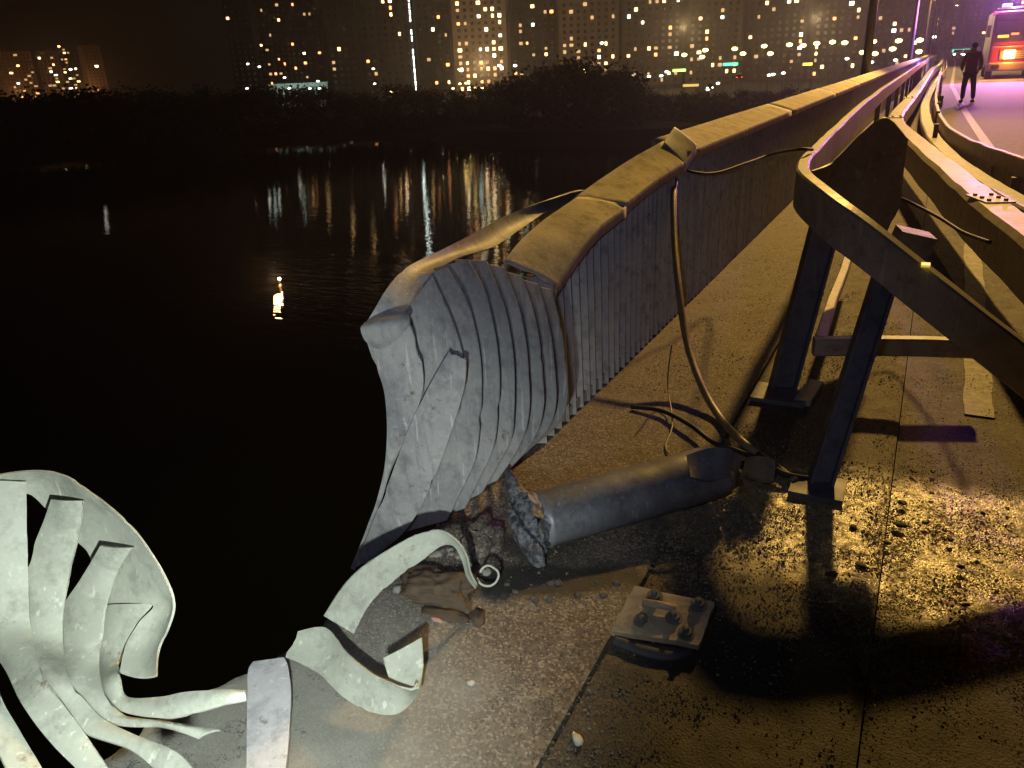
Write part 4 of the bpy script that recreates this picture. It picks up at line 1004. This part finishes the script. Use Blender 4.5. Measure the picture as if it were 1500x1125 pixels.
for s_ in (-.75, .75): rbox((s_, .9, 3.64), (.45, .34, .18), .06, 'beacon', mat_emit('blue_beacon', (.12, .10, 1.), 8), tk)
light('POINT', 'blue_beacon_light', (3.0, 53.0, 4.15), 7500, (.26, .12, 1.), .15)
light('POINT', 'magenta_beacon_light', (4.0, 53.0, 4.15), 8500, (1., .22, .24), .15)
light('POINT', 'orange_lamp_light', (3.05, 51.5, 1.2), 420, (1., .32, .04), .12)

# ------------------------------------------------------------------ person
def skin_obj(name, verts, edges, radii, m, parent, sub=2):
    me = bpy.data.meshes.new(name); me.from_pydata(verts, edges, []); me.materials.append(m)
    o = bpy.data.objects.new(name, me); COL.objects.link(o); o.parent = parent
    o.modifiers.new('k', 'SKIN'); 
    for k, r in enumerate(radii):
        me.skin_vertices[0].data[k].radius = r if isinstance(r, tuple) else (r, r)
    me.skin_vertices[0].data[0].use_root = True
    s = o.modifiers.new('u', 'SUBSURF'); s.levels = s.render_levels = sub
    return o
pe = empty('person', (.80, 29.95, -.018), math.radians(200), 'person standing on the road by the truck in a dark red-lit jacket and dark trousers', 'person')
M_SKIN = mat_simple('skin', (.42, .26, .19), .6, nscale=60, amt=.1); M_JACK = mat_simple('jacket_cloth', (.42, .07, .04), .8, nscale=40); M_TROU = mat_simple('trouser_cloth', (.03, .035, .06), .85, nscale=40); M_HAIR = mat_simple('dark_hair', (.02, .015, .012), .7, nscale=80)  # truck's red light put into the jacket's own colour
bv = [(0, 0, .93), (0, 0, 1.10), (0, 0, 1.30), (0, 0, 1.44), (0, 0, 1.53), (0, -.02, 1.60), (0, -.015, 1.70),
      (.10, 0, .88), (.12, -.02, .50), (.13, .02, .10), (.14, -.10, .045), (-.10, 0, .88), (-.14, .04, .50), (-.17, .08, .10), (-.19, -.03, .045),
      (.19, 0, 1.42), (.25, .03, 1.15), (.22, -.12, .98), (.17, -.20, .97), (-.19, 0, 1.42), (-.26, .02, 1.14), (-.24, -.08, .92), (-.23, -.12, .84)]
be = [(0, 1), (1, 2), (2, 3), (3, 4), (4, 5), (5, 6), (0, 7), (7, 8), (8, 9), (9, 10), (0, 11), (11, 12), (12, 13), (13, 14), (3, 15), (15, 16), (16, 17), (17, 18), (3, 19), (19, 20), (20, 21), (21, 22)]
br = [(.14, .10), (.13, .09), (.15, .10), (.11, .08), .055, (.075, .09), (.06, .075), .085, .055, .04, (.035, .04), .085, .055, .04, (.035, .04), .055, .042, .032, .03, .055, .042, .032, .03]
skin_obj('body', bv, be, br, M_SKIN, pe)
skin_obj('jacket', [(0, 0, .86), (0, 0, 1.0), (0, 0, 1.15), (0, 0, 1.32), (0, 0, 1.46), (.20, 0, 1.43), (.27, .03, 1.16), (.24, -.10, 1.01), (-.20, 0, 1.43), (-.28, .02, 1.15), (-.26, -.06, .96)], [(0, 1), (1, 2), (2, 3), (3, 4), (4, 5), (5, 6), (6, 7), (4, 8), (8, 9), (9, 10)], [(.20, .15), (.19, .14), (.18, .13), (.19, .13), (.10, .09), .075, .062, .052, .075, .062, .052], M_JACK, pe)
skin_obj('trousers', [(0, 0, .92), (.10, 0, .84), (.12, -.02, .50), (.13, .02, .12), (-.10, 0, .84), (-.14, .04, .50), (-.17, .08, .12)], [(0, 1), (1, 2), (2, 3), (0, 4), (4, 5), (5, 6)], [(.16, .12), .105, .08, .065, .105, .08, .065], M_TROU, pe)
for sx, yy_ in ((.14, -.04), (-.185, .03)):
    me = blob(2, 2, .5, .05); me.name = 'boot'; me.transform(Matrix.Diagonal((.055, .14, .10, 1))); me.materials.append(M_BLACK); o = bpy.data.objects.new('boot', me); COL.objects.link(o); o.parent = pe; o.location = (sx, yy_, .052)
me = blob(4, 3, 1, .06); me.name = 'hair'; me.transform(Matrix.Diagonal((.088, .10, .085, 1))); me.materials.append(M_HAIR); o = bpy.data.objects.new('hair', me); COL.objects.link(o); o.parent = pe; o.location = (0, .018, 1.695)
me = blob(4, 1, 1, .06); me.name = 'nose'; me.transform(Matrix.Diagonal((.014, .022, .02, 1))); me.materials.append(M_SKIN); o = bpy.data.objects.new('nose', me); COL.objects.link(o); o.parent = pe; o.location = (0, -.11, 1.63)

# ------------------------------------------------------------------ haze added for the glare round the lights
HZ = True
if HZ:
    mb = MB(); mb.box((-350, 480, 52), (1500, 1300, 132)); hz = mb.build('haze', M_BLACK); tag(hz, 'thin haze added for lens glare over the river and the bridge', 'haze', kind='stuff')
    m = bpy.data.materials.new('glare_haze'); m.use_nodes = True; nt = m.node_tree; nt.nodes.remove(nt.nodes['Principled BSDF'])
    v = nt.nodes.new('ShaderNodeVolumePrincipled'); v.inputs['Density'].default_value = .0007; v.inputs['Color'].default_value = (.9, .9, .92, 1); v.inputs['Anisotropy'].default_value = .72
    nt.links.new(v.outputs[0], nt.nodes['Material Output'].inputs['Volume']); hz.data.materials[0] = m
